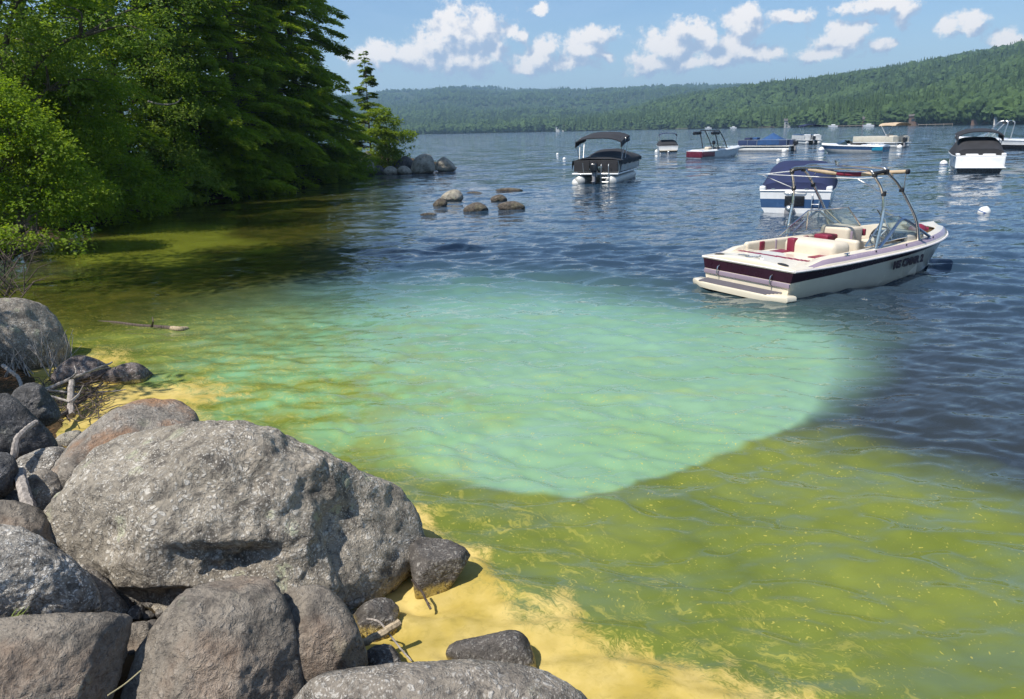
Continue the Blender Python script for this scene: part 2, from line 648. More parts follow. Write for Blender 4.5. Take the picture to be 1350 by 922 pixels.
def sdf_poly(P, poly):
    """signed distance to a polygon, positive inside"""
    P = np.asarray(P, float)
    poly = np.asarray(poly, float)
    d = np.full(len(P), 1e9)
    ins = np.zeros(len(P), bool)
    n = len(poly)
    for i in range(n):
        a, b = poly[i], poly[(i + 1) % n]
        e = b - a
        q = P - a
        tt = np.clip((q @ e) / (e @ e + 1e-12), 0, 1)
        d = np.minimum(d, ((q - tt[:, None] * e) ** 2).sum(1))
        cond = (a[1] > P[:, 1]) != (b[1] > P[:, 1])
        with np.errstate(divide='ignore', invalid='ignore'):
            xi = a[0] + (P[:, 1] - a[1]) * e[0] / e[1]
        ins ^= cond & (P[:, 0] < xi)
    d = np.sqrt(d)
    return np.where(ins, d, -d)


def sstep(x, a, b):
    t = np.clip((x - a) / (b - a), 0, 1)
    return t * t * (3 - 2 * t)


def gxy(pts):
    return [tuple(G(px, py)[:2]) for px, py in pts]


LAND = ([(1.5, -10), (1.25, 1.6)] + gxy([(760, 930), (700, 905), (560, 905), (470, 900), (420, 880), (470, 850), (470, 800), (330, 680), (190, 585), (120, 575), (85, 597), (78, 560), (45, 520),
        (25, 478), (-60, 470), (-160, 420), (-60, 360), (25, 335), (70, 318), (105, 303), (200, 275), (290, 262), (380, 243), (425, 235), (475, 229), (520, 228.5), (560, 226), (604, 221.5)])
        + gxy([(575, 214), (520, 211), (470, 207), (400, 203)]) + [(-60, 96), (-90, 92), (-90, -12)])
LANDP = np.array(LAND)

# ground: one sheet of soil and needle litter that slopes into the lake
nx, ny = 300, 330
gx = np.concatenate([np.linspace(-90, -12, 110), np.linspace(-11.8, 3.2, 190)])
gy = np.concatenate([np.linspace(-12, 0, 40), np.linspace(.1, 12, 160), np.linspace(12.3, 100, 130)])
XX, YY = np.meshgrid(gx, gy)
LP = np.c_[XX.ravel(), YY.ravel()]
ld = sdf_poly(LP, LANDP)


def land_h(P, d):
    h = np.where(d > 0, 1.1 * (1 - np.exp(-np.maximum(d, 0) / 4.6)) + 0.02 * np.maximum(d - 6, 0), d * .5)
    h = np.maximum(h, -1.2)
    return h + 0.05 * fbm(P * 1.7, 3, 4) * np.clip(d * 2 + .6, .2, 1) + 0.02


lz = land_h(LP, ld)
ii = np.arange(len(LP)).reshape(len(gy), len(gx))
Q = np.c_[ii[:-1, :-1].ravel(), ii[:-1, 1:].ravel(), ii[1:, 1:].ravel(), ii[1:, :-1].ravel()]
m, t = new_mat('shore_soil')
o = t.node('ShaderNodeTexCoord').outputs['Object']
n1 = t.noise(o, 1.3, 5, .6)
n2 = t.noise(t.mapping(o, (1, 1, 1)), 28, 5, .7)
c = t.mix(t.ramp(n1, .4, .62), (0.035, 0.030, 0.018), (0.10, 0.065, 0.032))
c = t.mix(t.math('MULTIPLY', t.ramp(n2, .52, .68), .4), c, (0.20, 0.12, 0.055))
b = t.node('ShaderNodeBump', {'Strength': 1.0, 'Distance': .04, 'Height': n2})
p = t.node('ShaderNodeBsdfPrincipled', {'Base Color': c, 'Roughness': .95, 'Specular IOR Level': .15, 'Normal': b})
t.node('ShaderNodeOutputMaterial', {0: p.outputs[0]})
tag(link('shore_ground', np_mesh('shore_ground', np.c_[LP, lz], Q, m)), kind='structure')

# water -----------------------------------------------------------
rr = np.concatenate([1.6 * np.exp(np.arange(0, 460) * 0.0055), 1.6 * math.exp(459 * .0055) * np.exp(np.arange(1, 116) * .0118), 1.6 * math.exp(459 * .0055 + 115 * .0118) * np.exp(np.arange(1, 52) * 0.083)])
azs = np.concatenate([np.linspace(-180, -44, 26)[:-1], np.linspace(-44, 42, 500), np.linspace(42, 180, 26)[1:]]) * math.pi / 180
RRg, AA = np.meshgrid(rr, azs, indexing='ij')
wx, wy = (RRg * np.sin(AA)).ravel(), (RRg * np.cos(AA)).ravel()
WP = np.c_[wx, wy]
UV = azr(WP)
rad = RRg.ravel()


def zone(pts, soft, warp=0.05, freq=14, seed=0, aspect=1.0):
    poly = azr(gxy(pts))
    q = UV.copy()
    q[:, 0] += warp * fbm(np.c_[UV[:, 0] * freq, UV[:, 1] * freq * aspect], seed, 4)
    q[:, 1] += warp * fbm(np.c_[UV[:, 0] * freq + 50, UV[:, 1] * freq * aspect], seed + 9, 4)
    return sdf_poly(q, poly)


TURQ = [(250, 445), (330, 405), (420, 385), (520, 372), (620, 366), (760, 372), (880, 392), (960, 405), (1070, 420), (1140, 442), (1152, 472), (1140, 510), (1105, 538), (1040, 560), (980, 592), (900, 622), (830, 645), (765, 662), (680, 655), (600, 640), (530, 630), (400, 600), (250, 560), (200, 500)]
d1 = zone(TURQ, 0, 0.008, 11, 1)
# the far and left rims fade, the near right rim is crisp
edge_soft = 0.012 + 0.09 * sstep(UV[:, 0], .37, .45) + 0.30 * sstep(UV[:, 1], math.log(10.2), math.log(15)) + 0.10 * sstep(-UV[:, 0], -0.02, 0.25)
turq = sstep(d1 / edge_soft, -0.5, 0.9)
left_mix = sstep(-UV[:, 0] + 0.08 * fbm(UV * 9, 44, 3), -0.04, 0.36)            # greener towards the left cove
OLIVE = [(330, 380), (460, 420), (600, 480), (760, 500), (900, 520), (1020, 545), (1090, 562), (1150, 578), (1240, 612), (1350, 662), (1600, 740), (2600, 1500), (1400, 2600), (300, 2600), (-200, 1500), (-200, 420), (100, 410)]
d2 = zone(OLIVE, 0, 0.05, 7, 21)
olive = sstep(d2, -0.07, 0.10)
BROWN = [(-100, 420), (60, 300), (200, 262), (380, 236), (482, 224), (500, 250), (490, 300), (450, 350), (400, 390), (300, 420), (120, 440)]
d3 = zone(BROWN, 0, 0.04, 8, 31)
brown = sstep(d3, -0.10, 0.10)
YEL = [(110, 318), (190, 300), (290, 300), (340, 318), (300, 345), (200, 352), (120, 345)]
yelg = sstep(zone(YEL, 0, .05, 16, 33), -.04, .06)
POLL1 = [(-30, 455), (70, 470), (140, 462), (200, 500), (290, 505), (330, 520), (250, 545), (280, 590), (100, 640), (0, 560)]
POLL2 = [(505, 660), (560, 690), (615, 715), (660, 765), (730, 800), (830, 850), (960, 892), (1060, 935), (1200, 1300), (300, 1400), (300, 900), (440, 780)]
d4 = np.maximum(zone(POLL1, 0, 0.035, 18, 41, .5), zone(POLL2, 0, 0.045, 14, 51, .6))
pollen = sstep(d4, -0.09, 0.11)
streaky = sstep(d4, -0.42, 0.0)
deep = sstep(UV[:, 1], math.log(8), math.log(22))

# wave field: short wind chop, calmer in the lee of the shore
wr = np.random.default_rng(11)
NW = 84
lam = np.exp(np.linspace(math.log(0.16), math.log(2.9), NW))
base = math.atan2(-0.93, -0.30)
hz_ = np.zeros(len(WP))
cell = np.maximum(rad * np.where(rad < 20, .0055, .0118), rad * (AA.ravel() * 0 + 86 / 500 * math.pi / 180))
calm = 0.95 + 0.05 * sstep(rad, 7, 17)
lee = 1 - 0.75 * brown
wvx = WP + 0.10 * np.c_[fbm(WP * 1.1, 71, 3), fbm(WP * 1.1, 75, 3)]
for k in range(NW):
    th = base + wr.normal(0, 0.42)
    kk = 2 * math.pi / lam[k]
    amp = 0.024 / kk * (1.25 if lam[k] < 1.4 else 0.55)
    fade = np.clip((lam[k] / cell - 2.6) / 2.2, 0, 1)
    if True:
        amp = amp * np.where(rad < 14, 1.75 if lam[k] < .5 else (.9 if lam[k] < .9 else .5), 1.5)
    ph = kk * (wvx[:, 0] * math.cos(th) + wvx[:, 1] * math.sin(th)) + wr.uniform(0, 6.28)
    s_ = np.sin(ph)
    hz_ += amp * fade * (s_ + 0.22 * np.cos(2 * ph))
gust = 0.75 + 0.45 * fbm(WP * 0.16, 81, 3)
hz_ *= calm * lee * gust
farw = sstep(rad, 22, 60)
front = (np.abs(AA.ravel()) < R(47)).astype(float)
hz_ *= front
ii = np.arange(len(WP)).reshape(len(rr), len(azs))
Q = np.c_[ii[:-1, :-1].ravel(), ii[1:, :-1].ravel(), ii[1:, 1:].ravel(), ii[:-1, 1:].ravel()]
m, t = new_mat('lake_water')
o = t.node('ShaderNodeTexCoord').outputs['Object']
A = {k: t.attr(k) for k in ('turq', 'olive', 'brown', 'pollen', 'streaky', 'left_mix', 'deep', 'far', 'yelg', 'lee')}
big = t.noise(o, 0.55, 4, .6)
med = t.noise(o, 1.9, 5, .62)
c = t.mix(A['deep'], (0.026, 0.032, 0.034), (0.022, 0.045, 0.074))
ol = t.mix(t.ramp(big, .35, .65), (0.108, 0.136, 0.021), (0.152, 0.180, 0.034))
ol = t.mix(t.math('MULTIPLY', t.ramp(t.noise(t.mapping(o, (.45, 1.3, 1), (0, 0, R(-24))), 1.5, 5, .6), .46, .68), .75), ol, (0.115, 0.155, 0.075))
c = t.mix(A['olive'], c, ol)
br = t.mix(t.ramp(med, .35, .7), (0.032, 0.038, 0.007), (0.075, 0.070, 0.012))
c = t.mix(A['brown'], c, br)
c = t.mix(t.math('MULTIPLY', A['yelg'], .85), c, (0.17, 0.19, 0.022))
tq = t.mix(t.ramp(big, .3, .7), (0.175, 0.31, 0.155), (0.21, 0.36, 0.23))
tql = t.mix(t.ramp(med, .35, .65), (0.18, 0.21, 0.03), (0.17, 0.34, 0.15))
tq = t.mix(t.math('MULTIPLY', t.ramp(t.noise(t.mapping(o, (.5, 1.4, 1), (0, 0, R(-12))), 1.7, 5, .6), .52, .72), .6), tq, (0.27, 0.36, 0.115))
tq = t.mix(t.math('MULTIPLY', A['left_mix'], 1.0), tq, tql)
tq = t.mix(t.math('MULTIPLY', A['deep'], .9), tq, (0.10, 0.25, 0.24))
c = t.mix(t.math('MULTIPLY', A['turq'], 0.93), c, tq)
# floating pollen: wind-drawn strands, specks and a thick scum against the shore
o2 = t.mapping(o, (1, 1, 1), (0, 0, R(38)))
wn = t.vmath('ADD', o2, t.node('ShaderNodeVectorMath', {0: t.vmath('SUBTRACT', t.noise(o2, 2.4, 4, .6, out=1), (.5, .5, .5)), 3: 0.5}, operation='SCALE').outputs[0])
strand = t.noise(t.mapping(wn, (2.2, 9.0, 1)), 1.5, 7, .68)
speckn = t.voro(t.vmath('ADD', wn, (4, 9, 0)), 21.0, 'F1')
spk = t.math('MULTIPLY', t.ramp(speckn, 0.20, 0.10), t.ramp(t.noise(wn, 2.1, 4, .65), .40, .56))
fleck = t.noise(t.mapping(wn, (1.0, 2.2, 1)), 34, 3, .6)
fl = t.math('MULTIPLY', t.ramp(fleck, .64, .70), t.ramp(t.noise(wn, 1.3, 4, .6), .44, .62))
s1 = t.math('MULTIPLY', A['streaky'], t.ramp(t.math('ADD', strand, t.math('MULTIPLY', A['streaky'], .08)), .60, .72))
ringn = t.math('SUBTRACT', 1.0, t.math('ABSOLUTE', t.math('MULTIPLY', t.math('SUBTRACT', t.noise(wn, 2.6, 5, .55), .5), 26.0)), clamp=True)
s2 = t.math('MULTIPLY', t.math('MULTIPLY', ringn, t.ramp(A['streaky'], .45, 1.0, 0, .7)), t.ramp(fleck, .48, .62))
scum = t.ramp(t.math('ADD', A['pollen'], t.math('ADD', t.math('MULTIPLY', t.math('SUBTRACT', strand, .5), 1.1), t.math('MULTIPLY', t.math('SUBTRACT', fleck, .5), .7))), .28, .82)
scum = t.math('MULTIPLY', scum, t.ramp(A['pollen'], 0.02, 0.2))
pz = t.math('ADD', t.math('MULTIPLY', A['olive'], .8), t.math('MULTIPLY', A['turq'], .28), clamp=True)
pl = t.math('MAXIMUM', t.math('MULTIPLY', t.math('MAXIMUM', t.math('MAXIMUM', spk, fl), s2), pz), t.math('MULTIPLY', s1, .5))
pcol = t.mix(t.ramp(med, .3, .7), (0.41, 0.30, 0.065), (0.58, 0.44, 0.155))
pcol = t.mix(t.math('MULTIPLY', t.ramp(t.noise(wn, 11, 6, .7), .48, .66), .35), pcol, (0.28, 0.21, 0.05))
c = t.mix(t.math('MULTIPLY', pl, .7), c, (0.50, 0.42, 0.08))
c = t.mix(t.math('MULTIPLY', scum, .93), c, pcol)
rg = t.math('ADD', t.math('MULTIPLY', t.math('MAXIMUM', scum, t.math('MULTIPLY', pl, .5)), .5), 0.045)
# fine ripples, and the whole chop where the sheet is too coarse to carry it
bo = t.mapping(o, (1, 1, 1), (0, 0, R(-20)))
# facet slopes straight from noise, so that distance does not flatten them
f1 = t.vmath('SUBTRACT', t.noise(t.mapping(bo, (0.5, 1.3, 1)), 0.62, 5, .66, .4, out=1), (.5, .5, .5))
f2 = t.vmath('SUBTRACT', t.noise(t.mapping(bo, (0.6, 1.5, 1)), 4.2, 4, .62, .5, out=1), (.5, .5, .5))
k1 = t.math('MULTIPLY', A['far'], 1.15)
k2 = t.math('MULTIPLY', A['lee'], 0.50)
f3 = t.vmath('SUBTRACT', t.noise(t.mapping(bo, (0.5, 1.5, 1)), 2.0, 3, .6, .4, out=1), (.5, .5, .5))
k3 = t.math('MULTIPLY', A['lee'], 0.34)
slope = t.vmath('ADD', t.node('ShaderNodeVectorMath', {0: f1, 3: k1}, operation='SCALE').outputs[0], t.node('ShaderNodeVectorMath', {0: f2, 3: k2}, operation='SCALE').outputs[0])
slope = t.vmath('ADD', slope, t.node('ShaderNodeVectorMath', {0: f3, 3: k3}, operation='SCALE').outputs[0])
slope = t.vmath('MULTIPLY', slope, (1, 1, 0))
gn = t.node('ShaderNodeNewGeometry').outputs['Normal']
b = t.vmath('NORMALIZE', t.vmath('ADD', gn, slope))
p = t.node('ShaderNodeBsdfPrincipled', {'Base Color': c, 'Roughness': rg, 'IOR': 1.333, 'Specular IOR Level': t.math('SUBTRACT', .5, t.math('MULTIPLY', scum, .35)), 'Normal': b})
t.node('ShaderNodeOutputMaterial', {0: p.outputs[0]})
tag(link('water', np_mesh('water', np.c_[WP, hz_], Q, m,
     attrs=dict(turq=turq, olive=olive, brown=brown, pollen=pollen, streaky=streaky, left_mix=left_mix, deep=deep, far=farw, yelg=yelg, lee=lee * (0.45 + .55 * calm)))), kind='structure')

# ------------------------------------------------------------------ hills and forest across the lake
def px_az(px):
    d = ray(px, HORIZON)
    return math.atan2(d[0], d[1])


SH_PX = [-400, 440, 530, 700, 850, 1000, 1150, 1340, 1700, 2400]
SH_D = [1500, 1300, 1150, 1020, 900, 700, 560, 460, 400, 420]
NE_PX = [-400, 400, 640, 690, 760, 870, 960, 1100, 1180, 1260, 1345, 1600, 2400]
NE_EL = [2, 3, 5, 6, 17, 40, 47, 60, 66, 72, 82, 90, 70]
FA_PX = [-400, 100, 300, 440, 500, 545, 600, 660, 700, 760, 800, 860, 900, 1000, 1200, 2400]
FA_EL = [30, 40, 38, 43, 46, 49, 53, 48, 47, 41, 44, 48, 47, 40, 32, 20]
SHa = [px_az(x) for x in SH_PX]
NEa = [px_az(x) for x in NE_PX]
FAa = [px_az(x) for x in FA_PX]
shore_d = lambda a: np.interp(a, SHa, SH_D)


def near_h(a, s):
    """height of the near hill at azimuth a, s = distance inland / 950 m"""
    crest_d = shore_d(a) + 950
    hc = np.interp(a, NEa, NE_EL) / 1000 * crest_d - 14
    u = np.clip(s, 0, 1.6)
    prof = np.where(u < 1, 0.04 * np.minimum(u * 12, 1) + .96 * (u ** 1.25 * (1.55 - .55 * u ** 1.5)) * sstep(u, -.2, .5), 1 - .5 * (u - 1))
    return np.maximum(hc, 1.0) * prof + 0.6


def far_h(a, s):
    crest_d = 3300.0
    hc = np.interp(a, FAa, FA_EL) / 1000 * crest_d - 9
    u = np.clip(s, 0, 1.4)
    return np.where(u < 1, hc * (0.03 + .97 * sstep(u, -.05, 1.02)), hc * (1 - .3 * (u - 1))) - 4 * (u < 0.01)


def hill(name, hf, d0, span, amp, mat):
    a = np.linspace(R(-62), R(62), 260)
    s = np.linspace(0, 1.4, 70)
    S_, A_ = np.meshgrid(s, a, indexing='ij')
    D = d0(A_) + S_ * span(A_)
    X, Y = D * np.sin(A_), D * np.cos(A_)
    z = hf(A_.ravel(), S_.ravel()) + amp * fbm(np.c_[X.ravel(), Y.ravel()] / 260, 5, 4) * np.clip(S_.ravel() * 3, 0, 1)
    z[: len(a)] = -1.0
    ii = np.arange(S_.size).reshape(S_.shape)
    Q = np.c_[ii[:-1, :-1].ravel(), ii[:-1, 1:].ravel(), ii[1:, 1:].ravel(), ii[1:, :-1].ravel()][:, ::-1]
    return tag(link(name, np_mesh(name, np.c_[X.ravel(), Y.ravel(), z], Q, mat)), kind='structure')


hm = pmat('forest_floor', (0.045, 0.065, 0.025), .95, spec=.1, var=.4, scale=.02)
near_span = lambda a: 950 + 0 * a
far_d0 = lambda a: shore_d(a) + 60
far_span = lambda a: 3300 - far_d0(a)
hill('near_hill', near_h, shore_d, near_span, 7, hm)
hill('far_ridge', far_h, far_d0, far_span, 16, hm)


def foliage_far_mat():
    m, t = new_mat('distant_foliage')
    oi = t.node('ShaderNodeObjectInfo').outputs['Random']
    gp = t.node('ShaderNodeNewGeometry').outputs['Position']
    n = t.noise(gp, .012, 3, .6)
    f = t.math('ADD', t.math('MULTIPLY', oi, .6), t.math('MULTIPLY', t.ramp(n, .3, .7), .4))
    c = t.mix(f, (0.016, 0.038, 0.014), (0.062, 0.106, 0.028))
    nn = t.noise(gp, .9, 2, .6)
    c = t.mix(t.math('MULTIPLY', t.ramp(nn, .45, .7), .4), c, (0.075, 0.115, 0.04))
    p = t.node('ShaderNodeBsdfPrincipled', {'Base Color': c, 'Roughness': .8, 'Specular IOR Level': .2})
    t.node('ShaderNodeOutputMaterial', {0: p.outputs[0]})
    return m


FFM = foliage_far_mat()


def ico(sub):
    bm = bmesh.new()
    bmesh.ops.create_icosphere(bm, subdivisions=sub, radius=1)
    v = np.array([x.co[:] for x in bm.verts])
    f = np.array([[q.index for q in x.verts] for x in bm.faces])
    bm.free()
    return v, f


def far_tree(kind, seed):
    r_ = np.random.default_rng(seed)
    if kind == 'conifer':
        V, F = [], []
        n = 0
        for k in range(9):
            z0 = .10 + .095 * k
            rad_ = .20 * (1 - k / 9.6) * r_.uniform(.75, 1.2)
            m_ = 9
            ang = np.arange(m_) / m_ * 6.283 + r_.uniform(0, 6)
            rj = rad_ * r_.uniform(.55, 1.25, m_)
            V += [(math.cos(x) * q, math.sin(x) * q, z0 - .04 * r_.uniform(0, 1)) for x, q in zip(ang, rj)] + [(0, 0, z0 + .17)]
            F += [(n + i, n + (i + 1) % m_, n + m_) for i in range(m_)]
            n += m_ + 1
        return np_mesh('conifer', V, F, FFM, smooth=False)
    v, f = ico(3)
    d = v / np.linalg.norm(v, axis=1)[:, None]
    rr_ = .30 * (1 + .34 * fbm(d * 2.1, seed, 3, .6) + .14 * vnoise(d * 7, seed + 5))
    V = d * rr_[:, None] * np.array([1, 1, 1.35]) + np.array([0, 0, .52])
    return np_mesh('broadleaf', V, f, FFM, smooth=False)


fcol = bpy.data.collections.new('distant_tree_shapes')
for k in range(3):
    fcol.objects.link(bpy.data.objects.new('shape_%d' % k, far_tree('conifer', 100 + k)))
for k in range(4):
    fcol.objects.link(bpy.data.objects.new('shape_%d' % (k + 3), far_tree('broadleaf', 200 + k)))


def forest(name, label, P, sc, kind, rz):
    me = bpy.data.meshes.new(name)
    me.vertices.add(len(P))
    me.vertices.foreach_set('co', np.asarray(P, np.float32).ravel())
    for nm, ty, key, val in (('kind_index', 'INT', 'value', np.asarray(kind, np.int32)), ('size', 'FLOAT_VECTOR', 'vector', np.asarray(sc, np.float32).ravel()),
                             ('turn', 'FLOAT_VECTOR', 'vector', np.c_[rz * 0, rz * 0, rz].astype(np.float32).ravel())):
        at = me.attributes.new(nm, ty, 'POINT')
        at.data.foreach_set(key, val)
    ob = link(name, me)
    ng = bpy.data.node_groups.new(name, 'GeometryNodeTree')
    ng.interface.new_socket('Geometry', in_out='INPUT', socket_type='NodeSocketGeometry')
    ng.interface.new_socket('Geometry', in_out='OUTPUT', socket_type='NodeSocketGeometry')
    gi, go = ng.nodes.new('NodeGroupInput'), ng.nodes.new('NodeGroupOutput')
    ci = ng.nodes.new('GeometryNodeCollectionInfo')
    ci.inputs['Collection'].default_value = fcol
    ci.inputs['Separate Children'].default_value = True
    ci.inputs['Reset Children'].default_value = True
    ip = ng.nodes.new('GeometryNodeInstanceOnPoints')
    ip.inputs['Pick Instance'].default_value = True

    def na(n_, ty):
        x = ng.nodes.new('GeometryNodeInputNamedAttribute')
        x.data_type = ty
        x.inputs[0].default_value = n_
        return x.outputs[0]
    L = ng.links.new
    L(gi.outputs[0], ip.inputs['Points'])
    L(ci.outputs[0], ip.inputs['Instance'])
    L(na('kind_index', 'INT'), ip.inputs['Instance Index'])
    L(na('turn', 'FLOAT_VECTOR'), ip.inputs['Rotation'])
    L(na('size', 'FLOAT_VECTOR'), ip.inputs['Scale'])
    L(ip.outputs[0], go.inputs[0])
    md = ob.modifiers.new('scatter', 'NODES')
    md.node_group = ng
    return tag(ob, label, 'forest', kind='stuff')


fr = np.random.default_rng(21)


def scatter(n, hf, d0, span, amp, smax, srange, spow, conifer, drop=None):
    a = fr.uniform(R(-22), R(40), n)
    s = fr.uniform(0, 1, n) ** spow * smax + 0.004
    D = d0(a) + s * span(a)
    X, Y = D * np.sin(a), D * np.cos(a)
    z = hf(a, s) + amp * fbm(np.c_[X, Y] / 260, 5, 4) * np.clip(s * 3, 0, 1)
    kn = fbm(np.c_[X, Y] / 90, 77, 3) + fr.normal(0, .45, n)
    kind = np.where(kn > conifer(s), fr.integers(3, 7, n), fr.integers(0, 3, n))
    h = fr.uniform(srange[0], srange[1], n)
    wd = np.where(kind < 3, fr.uniform(.8, 1.2, n), fr.uniform(.85, 1.35, n))
    sc = np.c_[h * wd, h * wd, h * np.where(kind < 3, 1.08, .9)]
    keep = np.ones(n, bool)
    if drop is not None:
        keep = ~drop(a, s)
    return np.c_[X, Y, z - .4][keep], sc[keep], kind[keep], fr.uniform(0, 6.28, n)[keep]


def ski(a, s):
    px = np.tan(a) * FPX * .975 + PW / 2
    c1 = np.abs(px - (560 + (s - .62) * -60)) < 5 + 3 * np.sin(s * 40)
    return c1 & (s > .52) & (s < .80)


forest('forest', 'mixed conifer and broadleaf forest covering the near hill across the lake', *scatter(18000, near_h, shore_d, near_span, 7, 1.12, (9, 16), 1.25, lambda s: -.25 + .2 * (s < .25)))
forest('forest', 'hazy wooded slopes of the far ridge beyond the lake', *scatter(26000, far_h, far_d0, far_span, 16, 1.06, (10, 16), 1.0, lambda s: -.2 + .6 * (s < .12), ski))

# ------------------------------------------------------------------ rocks
ICO = {}


def ico_dirs(sub):
    if sub not in ICO:
        ICO[sub] = ico(sub)
    return ICO[sub]


def rock(label, outline, depth, thick=(0.7, 0.7), q=2.6, sub=5, amp=0.035, mat=None, seed=0, facets=6, fdepth=(.74, .93), dents=(), planes=(), sharp=False, freq=1.0, crag=0.012, name='boulder', cat='rock', group=None):
    O = np.array(outline, float)
    # area centroid
    x, y = O[:, 0], O[:, 1]
    x2, y2 = np.roll(x, -1), np.roll(y, -1)
    cr = x * y2 - x2 * y
    A_ = cr.sum() / 2
    cx, cy = ((x + x2) * cr).sum() / (6 * A_), ((y + y2) * cr).sum() / (6 * A_)
    C = CAM + ray(cx, cy) * depth
    Fv = (C - CAM) / np.linalg.norm(C - CAM)
    Rv = CR - Fv * (CR @ Fv)
    Rv /= np.linalg.norm(Rv)
    Uv = np.cross(Rv, Fv)

    def loc2(px, py):
        d = ray(px, py)
        tt = ((C - CAM) @ Fv) / (d @ Fv)
        P = CAM + d * tt - C
        return P @ Rv, P @ Uv
    pts = np.array([loc2(*p_) for p_ in smooth_path([tuple(O[-1])] + [tuple(p_) for p_ in O] + [tuple(O[0])], 6)])
    if sharp:
        q0 = np.array([loc2(*p_) for p_ in list(O) + [O[0]]])
        pts = np.concatenate([q0[i] + (q0[i + 1] - q0[i]) * np.linspace(0, 1, 8, endpoint=False)[:, None] for i in range(len(O))])
    th = np.unwrap(np.arctan2(pts[:, 1], pts[:, 0]))
    rad_ = np.hypot(pts[:, 0], pts[:, 1])
    th = np.mod(th, 2 * np.pi)
    od = np.argsort(th)
    th, rad_ = th[od], rad_[od]
    size = rad_.mean()
    dirs, faces = ico_dirs(sub)
    r_ = np.random.default_rng(seed + 1)
    ang = np.mod(np.arctan2(dirs[:, 1], dirs[:, 0]), 2 * np.pi)
    r2 = np.interp(ang, th, rad_, period=2 * np.pi)
    cosp = np.hypot(dirs[:, 0], dirs[:, 1])
    T = np.where(dirs[:, 2] < 0, thick[0], thick[1]) * size      # local z runs away from the viewer
    rr_ = ((cosp / r2) ** q + (np.abs(dirs[:, 2]) / T) ** q) ** (-1 / q)
    for k in range(facets * 2 + 3):
        n = r_.normal(size=3)
        n[2] = -abs(n[2]) * 1.4 - .35
        n /= np.linalg.norm(n)
        dn = dirs @ n
        sup = (rr_ * dn).max()
        pl = sup * r_.uniform(fdepth[0] * .4 + .55, .975) / np.maximum(dn, 1e-3)
        e = 44.0
        ok_ = dn > .05
        rr_ = np.where(ok_, (rr_ ** -e + np.where(ok_, pl, 1e3) ** -e) ** (-1 / e), rr_)
    for (nw, fr_c) in planes:
        nw = np.array(nw, float) / np.linalg.norm(nw)
        n = np.array([nw @ Rv, nw @ Uv, nw @ Fv])
        dn = dirs @ n
        pl = (rr_ * dn).max() * fr_c / np.maximum(dn, 1e-3)
        ok_ = dn > .03
        rr_ = np.where(ok_, (rr_ ** -60.0 + np.where(ok_, pl, 1e3) ** -60.0) ** (-1 / 60.0), rr_)
    pos = dirs * rr_[:, None]
    sp = pos / size
    front = np.clip(1.25 - cosp ** 3, .25, 1)         # keep the outline, work the face
    nz = fbm(sp * 1.35 * freq, seed, 5, .5)
    rid = 1 - np.abs(fbm(sp * 2.6 * freq, seed + 30, 4, .55))
    fin = fbm(sp * 9 * freq, seed + 60, 4, .6)
    rr_ = rr_ * (1 + (amp * 1.9 * nz + amp * 1.5 * (rid - .6)) * front + crag * 1.3 * fin)
    for (dx, dy, rx, ry, dep) in dents:
        a, b_ = loc2(dx, dy)
        sx, sy = rx * depth / FPX, ry * depth / FPX
        u, v = (pos[:, 0] - a) / sx, (pos[:, 1] - b_) / sy
        g = np.exp(-(np.abs(u) ** 3)) * np.where(v > 0, np.exp(-np.abs(v * 1.6) ** 4), np.exp(-np.abs(v) ** 2))
        rr_ = rr_ - np.where(dirs[:, 2] < 0, dep * g * (1 + .3 * fin), 0)
    V = dirs * rr_[:, None]
    Wd = V[:, :1] * Rv + V[:, 1:2] * Uv + V[:, 2:] * Fv
    o = link(name, np_mesh(name, Wd, faces[:, ::-1] if False else faces, mat, smooth=True), loc=tuple(C))
    return tag(o, label, cat, group)


RM = rock_mat('granite', base=(.27, .232, .185), lichen=.5, speck=.62)
RM_big = rock_mat('granite_lichen', base=(.335, .29, .225), light=(.68, .63, .54), lichen=.6, speck=.72, bump=.015)
RM_brown = rock_mat('granite_brown', base=(.255, .218, .172), dark=(.085, .073, .06), light=(.42, .38, .32), lichen=.15, speck=.25, stain=.25, bump=.012)
RM_stain = rock_mat('granite_stained', base=(.28, .245, .20), speck=.4, lichen=.2, stain=.9, bump=.012)
RM_white = rock_mat('granite_pale', base=(.42, .38, .32), light=(.82, .78, .70), speck=1.0, lichen=.1, bump=.02)
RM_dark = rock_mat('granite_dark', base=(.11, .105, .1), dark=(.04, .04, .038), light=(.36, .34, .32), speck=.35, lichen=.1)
RM_pol = rock_mat('granite_shore', base=(.125, .11, .095), dark=(.05, .045, .04), speck=.35, lichen=0, pollen=.06, wet=.8)
RM_cove = rock_mat('granite_cove', base=(.17, .135, .12), dark=(.06, .05, .045), light=(.5, .46, .42), speck=.55, lichen=0, pollen=.03, wet=.5)
RM_far = rock_mat('granite_far', base=(.46, .41, .32), dark=(.16, .14, .11), speck=.5, lichen=.5, scale=.7, wet=.6, bump=.02)
RM_wet = rock_mat('granite_wet', base=(.13, .105, .08), dark=(.05, .042, .035), speck=.3, lichen=0, scale=.9, wet=.7, moss=.3, bump=.02)
FG = 'granite boulders piled on the shore'

